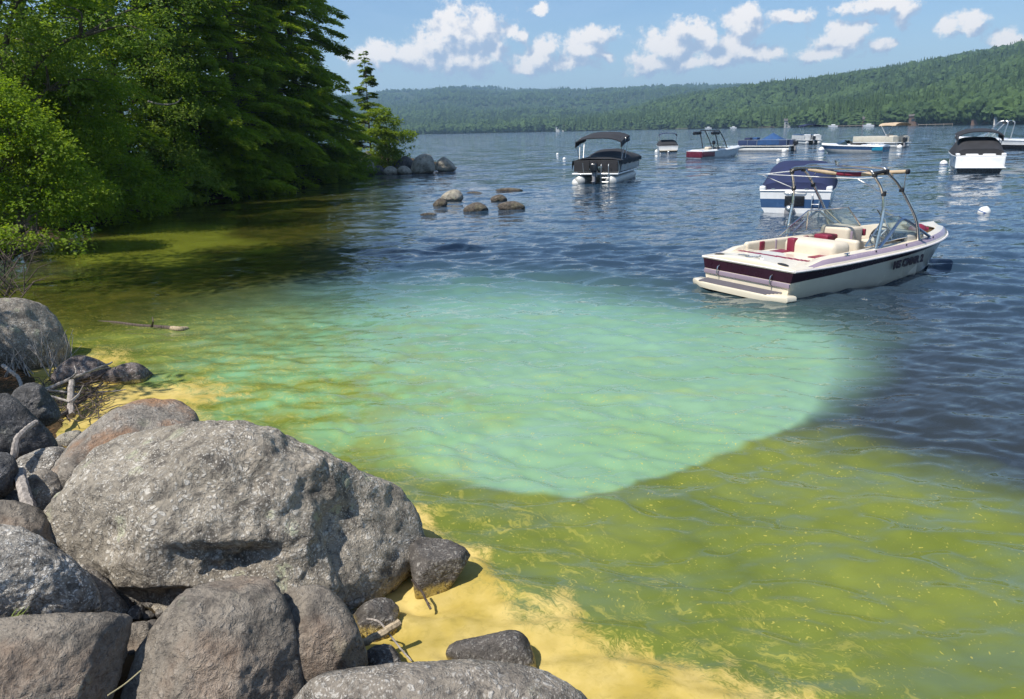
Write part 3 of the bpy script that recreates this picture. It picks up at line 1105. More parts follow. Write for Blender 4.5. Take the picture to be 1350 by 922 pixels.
rock('huge rounded grey granite boulder speckled with lichen, largest on the shore',
     [(40, 690), (70, 650), (105, 602), (160, 574), (215, 563), (300, 564), (345, 567), (400, 590), (470, 620), (515, 640), (540, 668), (552, 705), (550, 742), (530, 770), (502, 796), (470, 822), (400, 860), (300, 868), (200, 838), (150, 790), (90, 730)],
     4.95, (.72, .8), 2.7, 7, .045, RM_big, 3, 5, (.84, .96), dents=((298, 738, 62, 30, .16), (215, 790, 45, 24, .12), (440, 690, 26, 40, .05), (230, 640, 60, 40, .03)), planes=(((-.25, -.25, 1), .80), ((.75, -.5, .42), .84), ((-.5, -1, .35), .80)), crag=.011, group=FG)
rock('brown stained granite boulder behind the huge speckled boulder', [(30, 700), (48, 660), (80, 602), (128, 556), (178, 529), (228, 526), (252, 541), (262, 562), (258, 620), (210, 700), (110, 740)],
     5.75, (.75, .8), 2.6, 5, .04, RM_stain, 8, 4, (.86, .97), group=FG)
rock('smooth brown grey wedge-shaped boulder in front of the huge one', [(160, 935), (172, 880), (205, 822), (240, 783), (285, 762), (345, 757), (374, 792), (392, 850), (399, 925), (380, 985), (200, 990)],
     3.75, (.62, .7), 3.0, 6, .03, RM_brown, 12, 3, (.84, .95), planes=(((.85, -.6, .35), .78), ((-.55, -.8, .75), .74), ((0, .3, 1), .88)), group=FG)
rock('small rounded brown grey boulder right of the wedge-shaped one', [(368, 790), (398, 773), (430, 775), (458, 802), (476, 840), (486, 884), (450, 905), (395, 905), (368, 850)],
     4.0, (.7, .7), 2.8, 5, .035, RM_brown, 15, 4, (.82, .95), planes=(((-.4, -.5, 1), .80), ((.8, -.6, .1), .78)), group=FG)
rock('white flecked boulder at the left edge above the squared block', [(-70, 710), (5, 690), (42, 702), (88, 733), (122, 765), (131, 797), (118, 822), (60, 838), (0, 840), (-70, 835)],
     4.0, (.75, .7), 2.7, 6, .04, RM_white, 19, 4, (.84, .96), planes=(((.1, .1, 1), .80), ((.5, -1, .1), .76)), crag=.016, group=FG)
rock('squared tan granite block in the bottom left corner', [(-80, 835), (0, 816), (80, 811), (162, 811), (171, 830), (160, 880), (142, 940), (130, 990), (-80, 1000)],
     3.5, (.75, .8), 4.5, 6, .025, RM_brown, 23, 1, (.9, .95), planes=(((.05, -.1, 1), .74), ((-.12, -1, .12), .66), ((1, -.25, .05), .82)), group=FG)
rock('narrow grey stone wedged between the white flecked boulder and the huge one', [(100, 745), (128, 752), (152, 778), (176, 812), (172, 840), (110, 840), (90, 790)], 4.35, (.6, .6), 2.8, 5, .04, RM, 27, group=FG)
rock('pale brown stone in the gap beside the squared block', [(150, 840), (172, 822), (200, 822), (215, 850), (200, 890), (160, 905)], 4.15, (.7, .7), 2.6, 5, .04, RM_brown, 31, group=FG)
rock('long low grey boulder along the bottom edge of the picture', [(370, 960), (415, 897), (478, 881), (560, 873), (640, 871), (700, 879), (738, 896), (772, 925), (780, 980), (700, 1030), (450, 1030)],
     3.35, (.6, .7), 2.9, 6, .028, RM, 35, 3, (.86, .97), group=FG)
rock('half sunken rock ringed with yellow pollen near the bottom', [(588, 862), (600, 846), (640, 838), (672, 831), (694, 840), (705, 868), (704, 905), (650, 915), (600, 900)],
     depth_at(650, 868, .04), (.6, .7), 2.7, 5, .04, RM_pol, 39, 4, (.8, .95), group='rocks standing in the water')
rock('dark pointed rock at the water edge right of the huge boulder', [(538, 722), (556, 707), (590, 711), (612, 722), (621, 732), (612, 748), (592, 778), (572, 795), (548, 790)],
     depth_at(585, 772, 0.0), (.7, .8), 3.4, 5, .025, RM_pol, 43, 3, (.8, .92), sharp=True, planes=(((.1, -.1, 1), .62), ((.35, -1, .1), .74)), group='rocks standing in the water')
rock('small pollen dusted stone under the bleached stick', [(478, 868), (492, 852), (515, 850), (528, 868), (524, 890), (490, 895)], depth_at(505, 880, .05), (.8, .8), 2.5, 5, .05, RM_pol, 47, group=FG)
rock('dark stone in the shade under the huge boulder', [(462, 820), (480, 795), (510, 788), (528, 805), (525, 835), (500, 855), (470, 850)], depth_at(500, 840, 0.0) + .1, (.8, .8), 2.5, 5, .05, RM_pol, 51, group=FG)
pb = PB()
pr_ = random.Random(9)
dv, fv = ico_dirs(2)
for k in range(420):
    reg = pr_.choice([(140, 230, 815, 905), (455, 560, 800, 900), (0, 120, 560, 700), (60, 170, 560, 700), (430, 540, 840, 905)])
    a = G(pr_.uniform(reg[0], reg[1]), pr_.uniform(reg[2], reg[3]), 0.05)
    hh = float(land_h(np.array([a[:2]]), sdf_poly(np.array([a[:2]]), LANDP))[0])
    if hh < -.02:
        continue
    s_ = pr_.uniform(.015, .06) * pr_.uniform(.5, 1.3)
    sc_ = np.array([s_ * pr_.uniform(.8, 1.4), s_ * pr_.uniform(.8, 1.4), s_ * pr_.uniform(.5, .9)])
    vv = dv * sc_ * (1 + .25 * vnoise(dv * 1.7 + k, k))[:, None] + np.array([a[0], a[1], hh + s_ * .2])
    pb.add((vv.tolist(), fv.tolist()))
tag(pb.build('pebbles', RM_pol), 'loose pebbles in the gaps between the boulders', 'pebbles', kind='stuff')
# left cove
rock('large weathered boulder at the left edge beside the shaded cove', [(-80, 420), (-40, 400), (8, 393), (42, 397), (68, 412), (86, 440), (92, 468), (80, 490), (30, 497), (-60, 500)],
     depth_at(50, 488, 0.0) + .15, (.75, .8), 2.6, 5, .04, RM, 55, 5, (.84, .96), group=FG)
rock('brown rock under the driftwood branches at the cove edge', [(66, 498), (78, 482), (100, 469), (125, 473), (146, 486), (140, 500), (110, 512), (75, 510)], depth_at(105, 503, 0.0), (.8, .8), 2.4, 5, .05, RM_cove, 59, group='rocks standing in the water')
rock('flat brown rock at the cove edge, just right of the driftwood', [(132, 500), (148, 486), (172, 478), (190, 483), (204, 498), (190, 508), (150, 510)], depth_at(170, 501, 0.0), (.8, .8), 2.4, 5, .05, RM_cove, 63, group='rocks standing in the water')
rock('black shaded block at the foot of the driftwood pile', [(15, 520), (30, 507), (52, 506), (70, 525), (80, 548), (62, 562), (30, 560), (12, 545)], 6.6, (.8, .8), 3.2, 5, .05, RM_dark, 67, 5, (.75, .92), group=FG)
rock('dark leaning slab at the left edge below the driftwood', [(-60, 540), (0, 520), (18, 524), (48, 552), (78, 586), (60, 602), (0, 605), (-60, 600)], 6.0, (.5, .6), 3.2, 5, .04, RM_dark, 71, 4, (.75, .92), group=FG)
rock('small cream coloured stone lying in needle litter by the yellow scum', [(70, 586), (80, 573), (104, 568), (112, 580), (100, 594), (76, 596)], depth_at(90, 585, 0.05), (.8, .8), 2.4, 4, .05, RM_far, 75, group=FG)
rock('pale mottled stone left of the brown stained boulder', [(20, 612), (38, 597), (66, 590), (92, 594), (98, 625), (80, 655), (30, 650)], 5.6, (.7, .7), 2.5, 5, .05, RM_white, 79, group=FG)
rock('round dark stone beside the grey driftwood limb', [(34, 640), (44, 622), (62, 618), (80, 632), (82, 660), (66, 682), (40, 676)], 5.25, (.8, .8), 2.3, 5, .04, RM, 83, group=FG)
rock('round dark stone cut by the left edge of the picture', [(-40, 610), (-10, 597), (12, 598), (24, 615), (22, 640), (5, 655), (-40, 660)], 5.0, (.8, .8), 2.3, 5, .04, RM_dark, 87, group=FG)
rock('brown stone at the left edge above the white flecked boulder', [(-40, 676), (0, 660), (40, 668), (78, 690), (88, 730), (40, 745), (-40, 740)], 4.6, (.7, .7), 2.6, 5, .05, RM_brown, 91, group=FG)
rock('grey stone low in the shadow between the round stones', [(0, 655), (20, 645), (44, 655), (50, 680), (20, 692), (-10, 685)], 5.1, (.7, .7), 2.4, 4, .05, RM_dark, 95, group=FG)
# rocks in the lake
WG = 'rocks breaking the water off the point'
for i, (lab, ol, mt) in enumerate([
    ('pale topped rock, tallest of those off the wooded point', [(580, 263), (586, 255), (598, 250), (607, 253), (611, 262), (604, 268), (588, 269)], RM_far),
    ('dark rock against the left foot of the pale topped rock', [(571, 270), (577, 263), (586, 262), (590, 270), (582, 276), (573, 275)], RM_wet),
    ('low olive brown rock awash nearest the camera off the point', [(610, 277), (618, 270), (630, 267), (641, 272), (644, 278), (630, 283), (615, 283)], RM_wet),
    ('long dark brown rock, rightmost of those off the point', [(656, 272), (664, 267), (680, 266), (691, 271), (692, 277), (676, 281), (660, 279)], RM_wet),
    ('small dark rock behind the long brown one', [(646, 263), (652, 258), (662, 257), (669, 264), (664, 269), (650, 268)], RM_wet),
    ('flat rock barely awash, farthest right off the point', [(652, 252), (662, 248.5), (680, 248.5), (690, 251), (686, 256), (660, 256)], RM_wet),
    ('small flat rock awash beyond the pale topped one', [(612, 256), (620, 253), (632, 253.5), (638, 256.5), (628, 260), (616, 259)], RM_wet),
    ('flat yellowish rock just under the surface, nearest the shaded cove', [(552, 284), (560, 281), (572, 281), (580, 284), (570, 288), (558, 287)], RM_wet),
]):
    yb = max(p_[1] for p_ in ol) - 2.5
    xb = sum(p_[0] for p_ in ol) / len(ol)
    rock(lab, ol, depth_at(xb, yb - 2, 0.0), (.7, .8), 2.3, 4, .06, mt, 120 + i * 7, 4, (.78, .95), crag=.02, name='lake_rock', group=WG)
PGp = 'boulders at the tip of the wooded point'
for i, (lab, ol, mt, dd) in enumerate([
    ('large pale boulder at the end of the wooded point', [(541, 226), (545, 212), (552, 205), (562, 203), (570, 208), (573, 225), (560, 231), (545, 231)], RM_far, 0),
    ('tan wedge boulder, outermost rock of the point', [(573, 222), (577, 212), (584, 207), (592, 211), (602, 221), (598, 226), (580, 227)], RM_far, 1.0),
    ('dark grey boulder beside the large pale boulder', [(521, 220), (526, 210), (535, 206), (544, 212), (546, 224), (535, 228), (524, 227)], RM_dark, 1.0),
    ('low tan rock in front of the dark grey boulder', [(522, 228), (526, 221), (534, 219), (542, 224), (543, 230), (530, 232)], RM_far, -.4),
    ('rounded tan rock below the small green shrub', [(504, 230), (508, 222), (515, 219), (523, 223), (525, 230), (514, 233)], RM_far, -.4),
    ('cream boulder left of the small green shrub', [(472, 230), (474, 216), (482, 210), (492, 214), (498, 229), (486, 233)], RM_far, 0.2),
    ('dark boulder leaning behind the cream one on the point', [(473, 214), (478, 202), (487, 199), (492, 208), (490, 218), (478, 220)], RM_dark, 1.2),
    ('shaded rock under the shrub on the point', [(490, 228), (496, 219), (504, 220), (508, 230), (498, 233)], RM_dark, .3),
]):
    xb = sum(p_[0] for p_ in ol) / len(ol)
    rock(lab, ol, depth_at(550, 228.5, 0.0) + dd * 1.4, (.8, .8), 2.4, 4, .05, mt, 220 + i * 7, 5, (.78, .95), crag=.015, group=PGp)

# ------------------------------------------------------------------ driftwood, twigs, grass
BK_grey = bark_mat('bleached_wood', (.42, .37, .32), .004, 3)
BK_dark = bark_mat('wet_wood', (.13, .10, .08), .006, 3)
BK_tan = bark_mat('tan_wood', (.48, .38, .25), .003, 3)
BK_tree = bark_mat('tree_bark', (.16, .13, .10), .03, 1)
DW = 'driftwood washed up at the cove'


def wp(pts):
    return [tuple(G(x, y, z)) for x, y, z in pts]


def stick(label, pts, r0, r1, mat, side=(), name='driftwood_branch', cat='branch', group=DW, seed=0):
    r_ = random.Random(seed)
    P = smooth_path(wp(pts), 6)
    P = [tuple(c_ + r_.uniform(-.12, .12) * r0 for c_ in p_) for p_ in P]
    n = len(P)
    pb = PB().add(tube(P, [r0 + (r1 - r0) * i / (n - 1) for i in range(n)], 7))
    for s in side:
        Q_ = smooth_path(wp(s), 4)
        m_ = len(Q_)
        pb.add(tube(Q_, [r0 * .5 + (r0 * .12 - r0 * .5) * i / (m_ - 1) for i in range(m_)], 5))
    return tag(pb.build(name, mat), label, cat, group)


stick('long bleached branch slanting up to the right across the driftwood pile', [(38, 515, .28), (62, 513, .22), (92, 500, .3), (118, 490, .32), (148, 478, .25)], .028, .010, BK_grey, [[(92, 500, .3), (100, 492, .4), (98, 482, .45)], [(118, 490, .32), (135, 486, .25), (150, 484, .2)]], seed=1)
stick('stubby upright grey branch standing in the driftwood pile', [(94, 548, .08), (93, 530, .16), (94, 502, .34)], .04, .03, BK_grey, [[(94, 530, .2), (104, 520, .2), (110, 508, .3)]], seed=2)
stick('thin branch lying flat over the yellow scum toward the rocks', [(98, 520, .1), (120, 518, .05), (150, 516, .04), (166, 514, .05)], .014, .006, BK_grey, [[(150, 516, .04), (154, 512, .07)]], seed=3)
stick('dark branch running from the black block down into the scum', [(60, 558, .2), (85, 545, .12), (112, 525, .08), (135, 505, .1)], .03, .012, BK_dark, [[(85, 545, .12), (92, 556, .05)]], seed=4)
stick('lower bleached stick pointing right from the black block', [(48, 520, .3), (72, 524, .22), (92, 530, .18)], .016, .012, BK_grey, seed=5)
stick('middle bleached stick just above the lower one', [(50, 514, .3), (75, 516, .22), (95, 518, .2)], .014, .010, BK_grey, seed=6)
stick('twiggy end of a branch beyond the brown cove rock', [(88, 512, .12), (112, 508, .1), (130, 497, .12), (152, 484, .1)], .016, .006, BK_dark, [[(130, 497, .12), (140, 490, .16)], [(112, 508, .1), (124, 512, .06)]], seed=7)
stick('forked pale branch leaning on the dark slab at the left edge', [(18, 602, .75), (22, 582, .85), (28, 572, .88), (40, 562, .85), (48, 556, .85)], .026, .018, BK_grey, [[(24, 580, .85), (30, 576, .85), (36, 572, .85)]], seed=8)
stick('thick grey driftwood limb between the round dark stones', [(45, 690, .6), (38, 668, .66), (31, 645, .72), (26, 622, .75)], .042, .036, BK_grey, seed=9)
stick('bent pale root at the left edge above the black block', [(4, 482, .4), (14, 490, .36), (24, 498, .3), (28, 512, .25), (24, 528, .28), (26, 545, .2)], .024, .014, BK_grey, seed=10)
stick('bleached tan stick with a cut end beside the bottom rocks', [(470, 852, .12), (498, 838, .16), (526, 821, .18)], .024, .022, BK_tan, group='sticks by the bottom rocks', seed=11)
stick('thin curved pale twig crossing the bleached tan stick', [(484, 816, .18), (500, 820, .2), (512, 835, .15), (528, 855, .08), (543, 872, .04)], .007, .005, BK_grey, group='sticks by the bottom rocks', seed=12)
stick('thin dark twig hanging below the huge boulder', [(543, 764, .18), (556, 780, .1), (562, 792, .05), (568, 803, .02)], .008, .008, BK_dark, [[(562, 792, .05), (569, 798, .02)]], group='sticks by the bottom rocks', seed=13)
lg = empty('floating_log', G(190, 429, .0), 0, 'dark half sunken log floating in the shaded cove', 'log')
P = [np.array(p_) - G(190, 429, 0) for p_ in smooth_path(wp([(124, 424, -.02), (150, 425, .0), (180, 429, .01), (205, 431, .005), (228, 433, .015)]), 6)]
PB().add(tube(P, [.015 + .022 * i / (len(P) - 1) for i in range(len(P))], 9)).build('trunk', BK_dark, lg)
P2 = [np.array(p_) - G(190, 429, 0) for p_ in smooth_path(wp([(226, 433, .015), (237, 434, .02), (248, 433, .01)]), 4)]
PB().add(tube(P2, [.037, .042, .04, .044, .04, .042, .038, .035, .025][:len(P2)], 9)).build('broken_end', BK_tan, lg)
P3 = [np.array(p_) - G(190, 429, 0) for p_ in wp([(200, 431, .03), (202, 424, .14), (201, 418, .2)])]
PB().add(tube(P3, [.02, .012, .006], 5)).build('branch_stub', BK_dark, lg)

# thin dead brush round the big left boulder
pb = PB()
r_ = random.Random(4)
for k in range(34):
    bx, by = r_.uniform(2, 88), r_.uniform(478, 500)
    b0 = G(bx, by, .08)
    hgt = r_.uniform(.2, .62)
    d = Vector((r_.uniform(-.5, .6), r_.uniform(-.4, .4), 1)).normalized()
    p1 = b0 + np.array(d * hgt * .5)
    p2 = p1 + np.array((d + Vector((r_.uniform(-.4, .4), r_.uniform(-.3, .3), .1))).normalized() * hgt * .5)
    pb.add(tube([b0, p1, p2], [.008, .006, .003], 4))
    for j in range(2):
        e = p1 + np.array(Vector((r_.uniform(-.6, .6), r_.uniform(-.4, .4), .5)).normalized() * hgt * .35)
        pb.add(tube([p1, e], [.004, .002], 4))
tag(pb.build('dead_twigs', BK_grey), 'thin dead twigs round the foot of the left boulder', 'twigs', kind='stuff')
pb = PB()
for k in range(70):
    bx, by = r_.uniform(-40, 34), r_.uniform(338, 396)
    b0 = G(bx, by, .15)
    hgt = r_.uniform(.3, 1.1)
    d = Vector((r_.uniform(-.7, .9), r_.uniform(-.5, .5), .8)).normalized()
    p1 = b0 + np.array(d * hgt * .6)
    p2 = p1 + np.array((d + Vector((r_.uniform(-.4, .4), r_.uniform(-.3, .3), -.5))).normalized() * hgt * .5)
    pb.add(tube([b0, p1, p2], [.012, .008, .003], 4))
tag(pb.build('dead_brush', BK_dark), 'tangle of brown dead brush under the left bush', 'brush', kind='stuff')
pb = PB()
for k in range(150):
    x0_, y0_ = r_.uniform(55, 135), r_.uniform(500, 556)
    a = G(x0_, y0_, r_.uniform(.02, .12))
    th_ = r_.uniform(0, 3.14)
    ln = r_.uniform(.1, .42)
    e = a + np.array([math.cos(th_) * ln, math.sin(th_) * ln, r_.uniform(-.03, .1)])
    mid_ = (a + e) / 2 + np.array([r_.uniform(-.03, .03), r_.uniform(-.03, .03), r_.uniform(0, .04)])
    pb.add(tube([a, mid_, e], [.006, .005, .002], 4))
tag(pb.build('drift_twigs', BK_dark), 'mat of small twigs and reeds caught in the driftwood pile', 'twigs', kind='stuff')
pb = PB()
for k in range(900):  # needle litter between the upper stones
    reg = r_.choice([(60, 108, 570, 612), (0, 25, 486, 520), (60, 100, 610, 640), (30, 70, 560, 620)])
    a = G(r_.uniform(reg[0], reg[1]), r_.uniform(reg[2], reg[3]), 0)
    hh = float(land_h(np.array([a[:2]]), sdf_poly(np.array([a[:2]]), LANDP))[0])
    if hh < .02:
        continue
    a[2] = hh + .006
    th_ = r_.uniform(0, 6.28)
    ln = r_.uniform(.05, .12)
    e = a + np.array([math.cos(th_) * ln, math.sin(th_) * ln, r_.uniform(0, .03)])
    pb.add(tube([a, e], [.0025, .0015], 3, cap=False))
tag(pb.build('needle_litter', pmat('dry_needles', (.42, .19, .07), .9, var=.4)), 'orange brown dry pine needles on the ground between the stones', 'needles', kind='stuff')
gm = pmat('grass_blade', (.18, .22, .05), .6, var=.3)
pb = PB()
for k in range(8):
    b0 = CAM + ray(8 + k * 2.6, 822) * 3.55
    p2 = b0 + CR * r_.uniform(.02, .07) + CU * r_.uniform(.04, .085)
    pb.add(tube([b0, (b0 + p2) / 2 + CU * .01, p2], [.0025, .002, .0006], 4))
tag(pb.build('grass_tuft', gm), 'small green grass tuft on the squared tan block', 'grass')
b0, b2 = CAM + ray(142, 917) * 3.1, CAM + ray(186, 884) * 3.25
tag(PB().add(tube(smooth_path([b0, (b0 + b2) / 2 - CU * .006, b2], 5), .0028, 5)).build('dry_grass', pmat('dry_grass', (.5, .42, .22), .7)), 'dry grass stem beside the squared tan block', 'grass')
pb = PB()
for k in range(26):
    b0 = G(52 + r_.uniform(0, 8), 585 + r_.uniform(-4, 3), .25)
    d = np.array([r_.uniform(-1, 1), r_.uniform(-1, .5), r_.uniform(.1, 1)])
    d = d / np.linalg.norm(d) * .07
    sd = np.cross(d, [0.2, .3, 1]) * .35
    pb.add(([b0, b0 + d * .5 + sd, b0 + d, b0 + d * .5 - sd], [(0, 1, 2, 3)]))
tag(pb.build('seedling', pmat('seedling_leaf', (.12, .24, .03), .5)), 'tiny bright green seedling beside the dark leaning slab', 'plant')

# ------------------------------------------------------------------ trees
LM_light = leaf_mat('leaf_light', [(.09, .16, .014), (.18, .275, .024), (.29, .36, .045)], .52)
LM_mid = leaf_mat('leaf_mid', [(.075, .145, .014), (.185, .285, .026), (.31, .38, .05)], .56)
LM_blue = leaf_mat('leaf_grey_green', [(.08, .155, .024), (.175, .265, .044), (.29, .36, .085)], .56)
LM_hem = leaf_mat('needles_hemlock', [(.065, .13, .011), (.195, .29, .022), (.34, .40, .04)], .56, .55)
LM_spr = leaf_mat('needles_spruce', [(.07, .13, .02), (.14, .21, .03), (.22, .28, .045)], .42, .55)
LM_yel = leaf_mat('leaf_yellow_green', [(.12, .19, .02), (.20, .28, .03), (.28, .35, .05)], .48)


def leaves_mesh(name, C, A_, N_, ln, wd, hue, mat):
    """one folded four-sided blade per leaf"""
    A_ = A_ / np.linalg.norm(A_, axis=1)[:, None]
    S = np.cross(A_, N_)
    S /= np.linalg.norm(S, axis=1)[:, None] + 1e-9
    n2 = np.cross(S, A_)
    l_, w_ = ln[:, None], wd[:, None]
    n = len(C)
    V = np.empty((n, 4, 3), np.float32)
    V[:, 0] = C
    V[:, 1] = C + A_ * l_ * .45 + S * w_ * .5 + n2 * w_ * .12
    V[:, 2] = C + A_ * l_ - n2 * l_ * .14
    V[:, 3] = C + A_ * l_ * .45 - S * w_ * .5 + n2 * w_ * .12
    Q_ = np.arange(n * 4).reshape(n, 4)
    return np_mesh(name, V.reshape(-1, 3), Q_, mat, smooth=False, attrs=dict(hue=np.repeat(hue, 4)))


def unit(v):
    return v / (np.linalg.norm(v, axis=-1, keepdims=True) + 1e-9)


def broadleaf(label, base, lobes, n, leaf, mat, trunk_r=.16, seed=0, name='broadleaf_tree', cat='tree', group=None, droop=.25, clump=11, lean=(0, 0), csz=.55, flat=.35, limbs_out=True):
    """lobes: (x,y,z,rx,ry,rz) in metres from the base"""
    r_ = np.random.default_rng(seed)
    root = empty(name, tuple(base), 0, label, cat, group)
    L_ = np.array(lobes, float)
    vol = (L_[:, 3] * L_[:, 4] + L_[:, 4] * L_[:, 5] + L_[:, 3] * L_[:, 5])
    ncl = n // clump
    pick = r_.choice(len(L_), ncl, p=vol / vol.sum())
    u = unit(r_.normal(size=(ncl, 3)))
    u[:, 2] = np.where(r_.random(ncl) < .35, np.abs(u[:, 2]), u[:, 2])
    rad_ = np.clip(1 - np.abs(r_.normal(0, .22, ncl)), .25, 1.0) * r_.uniform(.86, 1.12, ncl) * np.where(r_.random(ncl) < .12, r_.uniform(1.05, 1.4, ncl), 1)
    rad_ *= 1 + .28 * fbm(u * 2.3 + pick[:, None] * 3.1, seed + 5, 3)
    cc = L_[pick, :3] + u * L_[pick, 3:] * rad_[:, None]
    # break the crown into layers and holes
    dn = fbm(cc * np.array([.9, .9, 1.7]), seed + 3, 3)
    keep = dn > -.24
    cc, u, rad_ = cc[keep], u[keep], rad_[keep]
    ncl = len(cc)
    outw = unit(u * np.array([1, 1, .35]) + r_.normal(0, .35, (ncl, 3)))
    outw[:, 2] -= droop
    outw = unit(outw)
    side = unit(np.cross(outw, np.array([0, 0, 1.0])))
    nrm = unit(np.cross(side, outw) + r_.normal(0, .2, (ncl, 3)))
    tt = r_.uniform(0, 1, (ncl, clump))
    sg = np.where(np.arange(clump) % 2, 1, -1)[None, :] * r_.uniform(.3, 1, (ncl, clump))
    wid = csz * .42 * (1 - .6 * tt)
    P = cc[:, None, :] + outw[:, None, :] * (tt - .35)[..., None] * csz + side[:, None, :] * (sg * wid)[..., None] + nrm[:, None, :] * r_.normal(0, csz * flat * .3, (ncl, clump))[..., None]
    a = unit(outw[:, None, :] * .8 + side[:, None, :] * sg[..., None] * .9 + r_.normal(0, .35, (ncl, clump, 3)))
    nn = unit(nrm[:, None, :] * .55 + (u * np.array([1, 1, .6]))[:, None, :] * .65 + r_.normal(0, .42, (ncl, clump, 3)))
    m_ = ncl * clump
    hue = np.clip(np.repeat(.5 + .22 * fbm(cc * .8, seed + 8, 2) + r_.normal(0, .12, ncl), clump) + r_.normal(0, .10, m_), 0, 1)
    sz = leaf * r_.uniform(.7, 1.25, m_)
    me = leaves_mesh('crown', P.reshape(-1, 3), a.reshape(-1, 3), nn.reshape(-1, 3), sz, sz * r_.uniform(.5, .68, m_), hue, mat)
    link('crown', me, root)
    # trunk with limbs into every lobe
    pb = PB()
    top = L_[:, 2].max()
    axis = [(lean[0] * t_ ** 1.5 * top, lean[1] * t_ ** 1.5 * top, t_ * top * .92 - .2) for t_ in np.linspace(0, 1, 7)]
    pb.add(tube(axis, [trunk_r * (1 - .82 * t_) for t_ in np.linspace(0, 1, 7)], 8))
    for (x, y, z, rx, ry, rz) in lobes:
        t_ = np.clip((z - .35 * rz) / (top * .92) * .72, .08, .9)
        s = np.array([lean[0] * t_ ** 1.5 * top, lean[1] * t_ ** 1.5 * top, t_ * top * .92 - .2])
        e = np.array([x, y, z])
        mid_ = (s + e) / 2 + np.array([0, 0, .12 * np.linalg.norm(e - s)])
        Pp = smooth_path([s, mid_, e], 4)
        pb.add(tube(Pp, [trunk_r * .45 * (1 - .8 * i / (len(Pp) - 1)) for i in range(len(Pp))], 6))
        for j in range(4):
            d = unit(r_.normal(size=3))
            e2 = e + d * np.array([rx, ry, rz]) * .85
            Pp = smooth_path([mid_ * .4 + e * .6, (e + e2) / 2 + np.array([0, 0, .1]), e2], 3)
            pb.add(tube(Pp, [trunk_r * .2 * (1 - .8 * i / (len(Pp) - 1)) for i in range(len(Pp))], 5))
    pb.build('trunk', BK_tree, root)
    return root


def hemlock(label, base, H, Rb, n, leaf=.13, mat=None, trunk_r=.2, seed=0, z0=.06, shape=.8, tilt=.12, droop=.28, name='hemlock_tree', cat='tree', group=None, limb_gap=.38, az=None, hue0=.35):
    """conifer with layered flat sprays on drooping limbs"""
    r_ = np.random.default_rng(seed)
    root = empty(name, tuple(base), 0, label, cat, group)
    pb = PB()
    ax = [(0, 0, H * t_ - .2) for t_ in np.linspace(0, 1, 6)]
    pb.add(tube(ax, [trunk_r * (1 - .92 * t_) for t_ in np.linspace(0, 1, 6)], 8))
    limbs = []
    z = H * z0
    while z < H * .985:
        f = (z - H * z0) / (H * (1 - z0))
        for k in range(3 if f < .9 else 2):
            a = r_.uniform(0, 6.283) if az is None else r_.uniform(*az)
            Ln = Rb * ((1 - f) ** shape) * r_.uniform(.62, 1.12) + .12
            limbs.append((z + r_.uniform(-.1, .1), a, Ln, f))
        z += limb_gap * r_.uniform(.7, 1.25) * (1 - .35 * f)
    Ls = np.array([l_[2] for l_ in limbs])
    tot = Ls ** 1.6
    Cs, As, Ns, lnn, hu = [], [], [], [], []
    for (z_, a, Ln, f), tw in zip(limbs, tot / tot.sum()):
        d = np.array([math.cos(a), math.sin(a), 0])
        s0 = np.array([0, 0, z_])
        up = tilt * (1.0 if f > .6 else .5) + r_.normal(0, .13)
        dr_ = droop * r_.uniform(.5, 1.6)
        k = 7
        tt = np.linspace(0, 1, k)
        pts = s0 + d * (Ln * tt)[:, None] + np.array([0, 0, 1.]) * (Ln * (up * tt - dr_ * tt ** 2.2))[:, None]
        if Ln > .35:
            pb.add(tube(pts[::2], [max(.045 * Ln / Rb * (1 - .85 * q_), .006) for q_ in tt[::2]], 5))
        m_ = max(10, int(n * tw))
        side = np.array([-d[1], d[0], 0])
        # flat spray: side twigs shorter toward the tip, needles set along each twig
        ntw = max(4, m_ // 9)
        t_ = np.sqrt(r_.uniform(.06, 1, ntw))
        wl = Ln * .40 * (1.06 - t_) ** .8 + .10
        sg = np.where(r_.random(ntw) < .5, -1, 1)
        bp = np.stack([np.interp(t_, tt, pts[:, i]) for i in range(3)], 1)
        td = unit(d * .75 + side * sg[:, None] * .9 + r_.normal(0, .12, (ntw, 3)) - np.array([0, 0, .22]))
        per = 9
        ss = np.linspace(.05, 1, per)[None, :] + r_.uniform(-.05, .05, (ntw, per))
        P = bp[:, None, :] + td[:, None, :] * (ss * wl[:, None])[..., None]
        P[..., 2] -= (ss ** 2 * wl[:, None]) * .18
        P += r_.normal(0, .018, P.shape)
        tsd = unit(np.cross(td, np.array([0, 0, 1.])))
        alt = np.where(np.arange(per) % 2, 1, -1)[None, :, None]
        A1 = unit(td[:, None, :] * .75 + tsd[:, None, :] * alt * .75 + r_.normal(0, .15, P.shape))
        N1 = unit(np.array([0, 0, 1.]) + d * (.40 + .70 * t_[:, None, None] ** 2) + r_.normal(0, .30, P.shape))
        Cs.append(P.reshape(-1, 3))
        As.append(A1.reshape(-1, 3))
        Ns.append(N1.reshape(-1, 3))
        hv = hue0 - .08 + .62 * (ss * .35 + t_[:, None] * .65) ** 2 + r_.normal(0, .08) + r_.normal(0, .06, P.shape[:2])
        hu.append(np.clip(hv, 0, 1).ravel())
        lnn.append(np.full(P.shape[0] * per, 1.0))
    C_, A2, N2, h_ = map(np.concatenate, (Cs, As, Ns, hu))
    sz = leaf * r_.uniform(.7, 1.3, len(C_))
    link('crown', leaves_mesh('crown', C_, A2, N2, sz, sz * r_.uniform(.30, .46, len(C_)), h_, mat or LM_hem), root)
    pb.build('trunk', BK_tree, root)
    return root


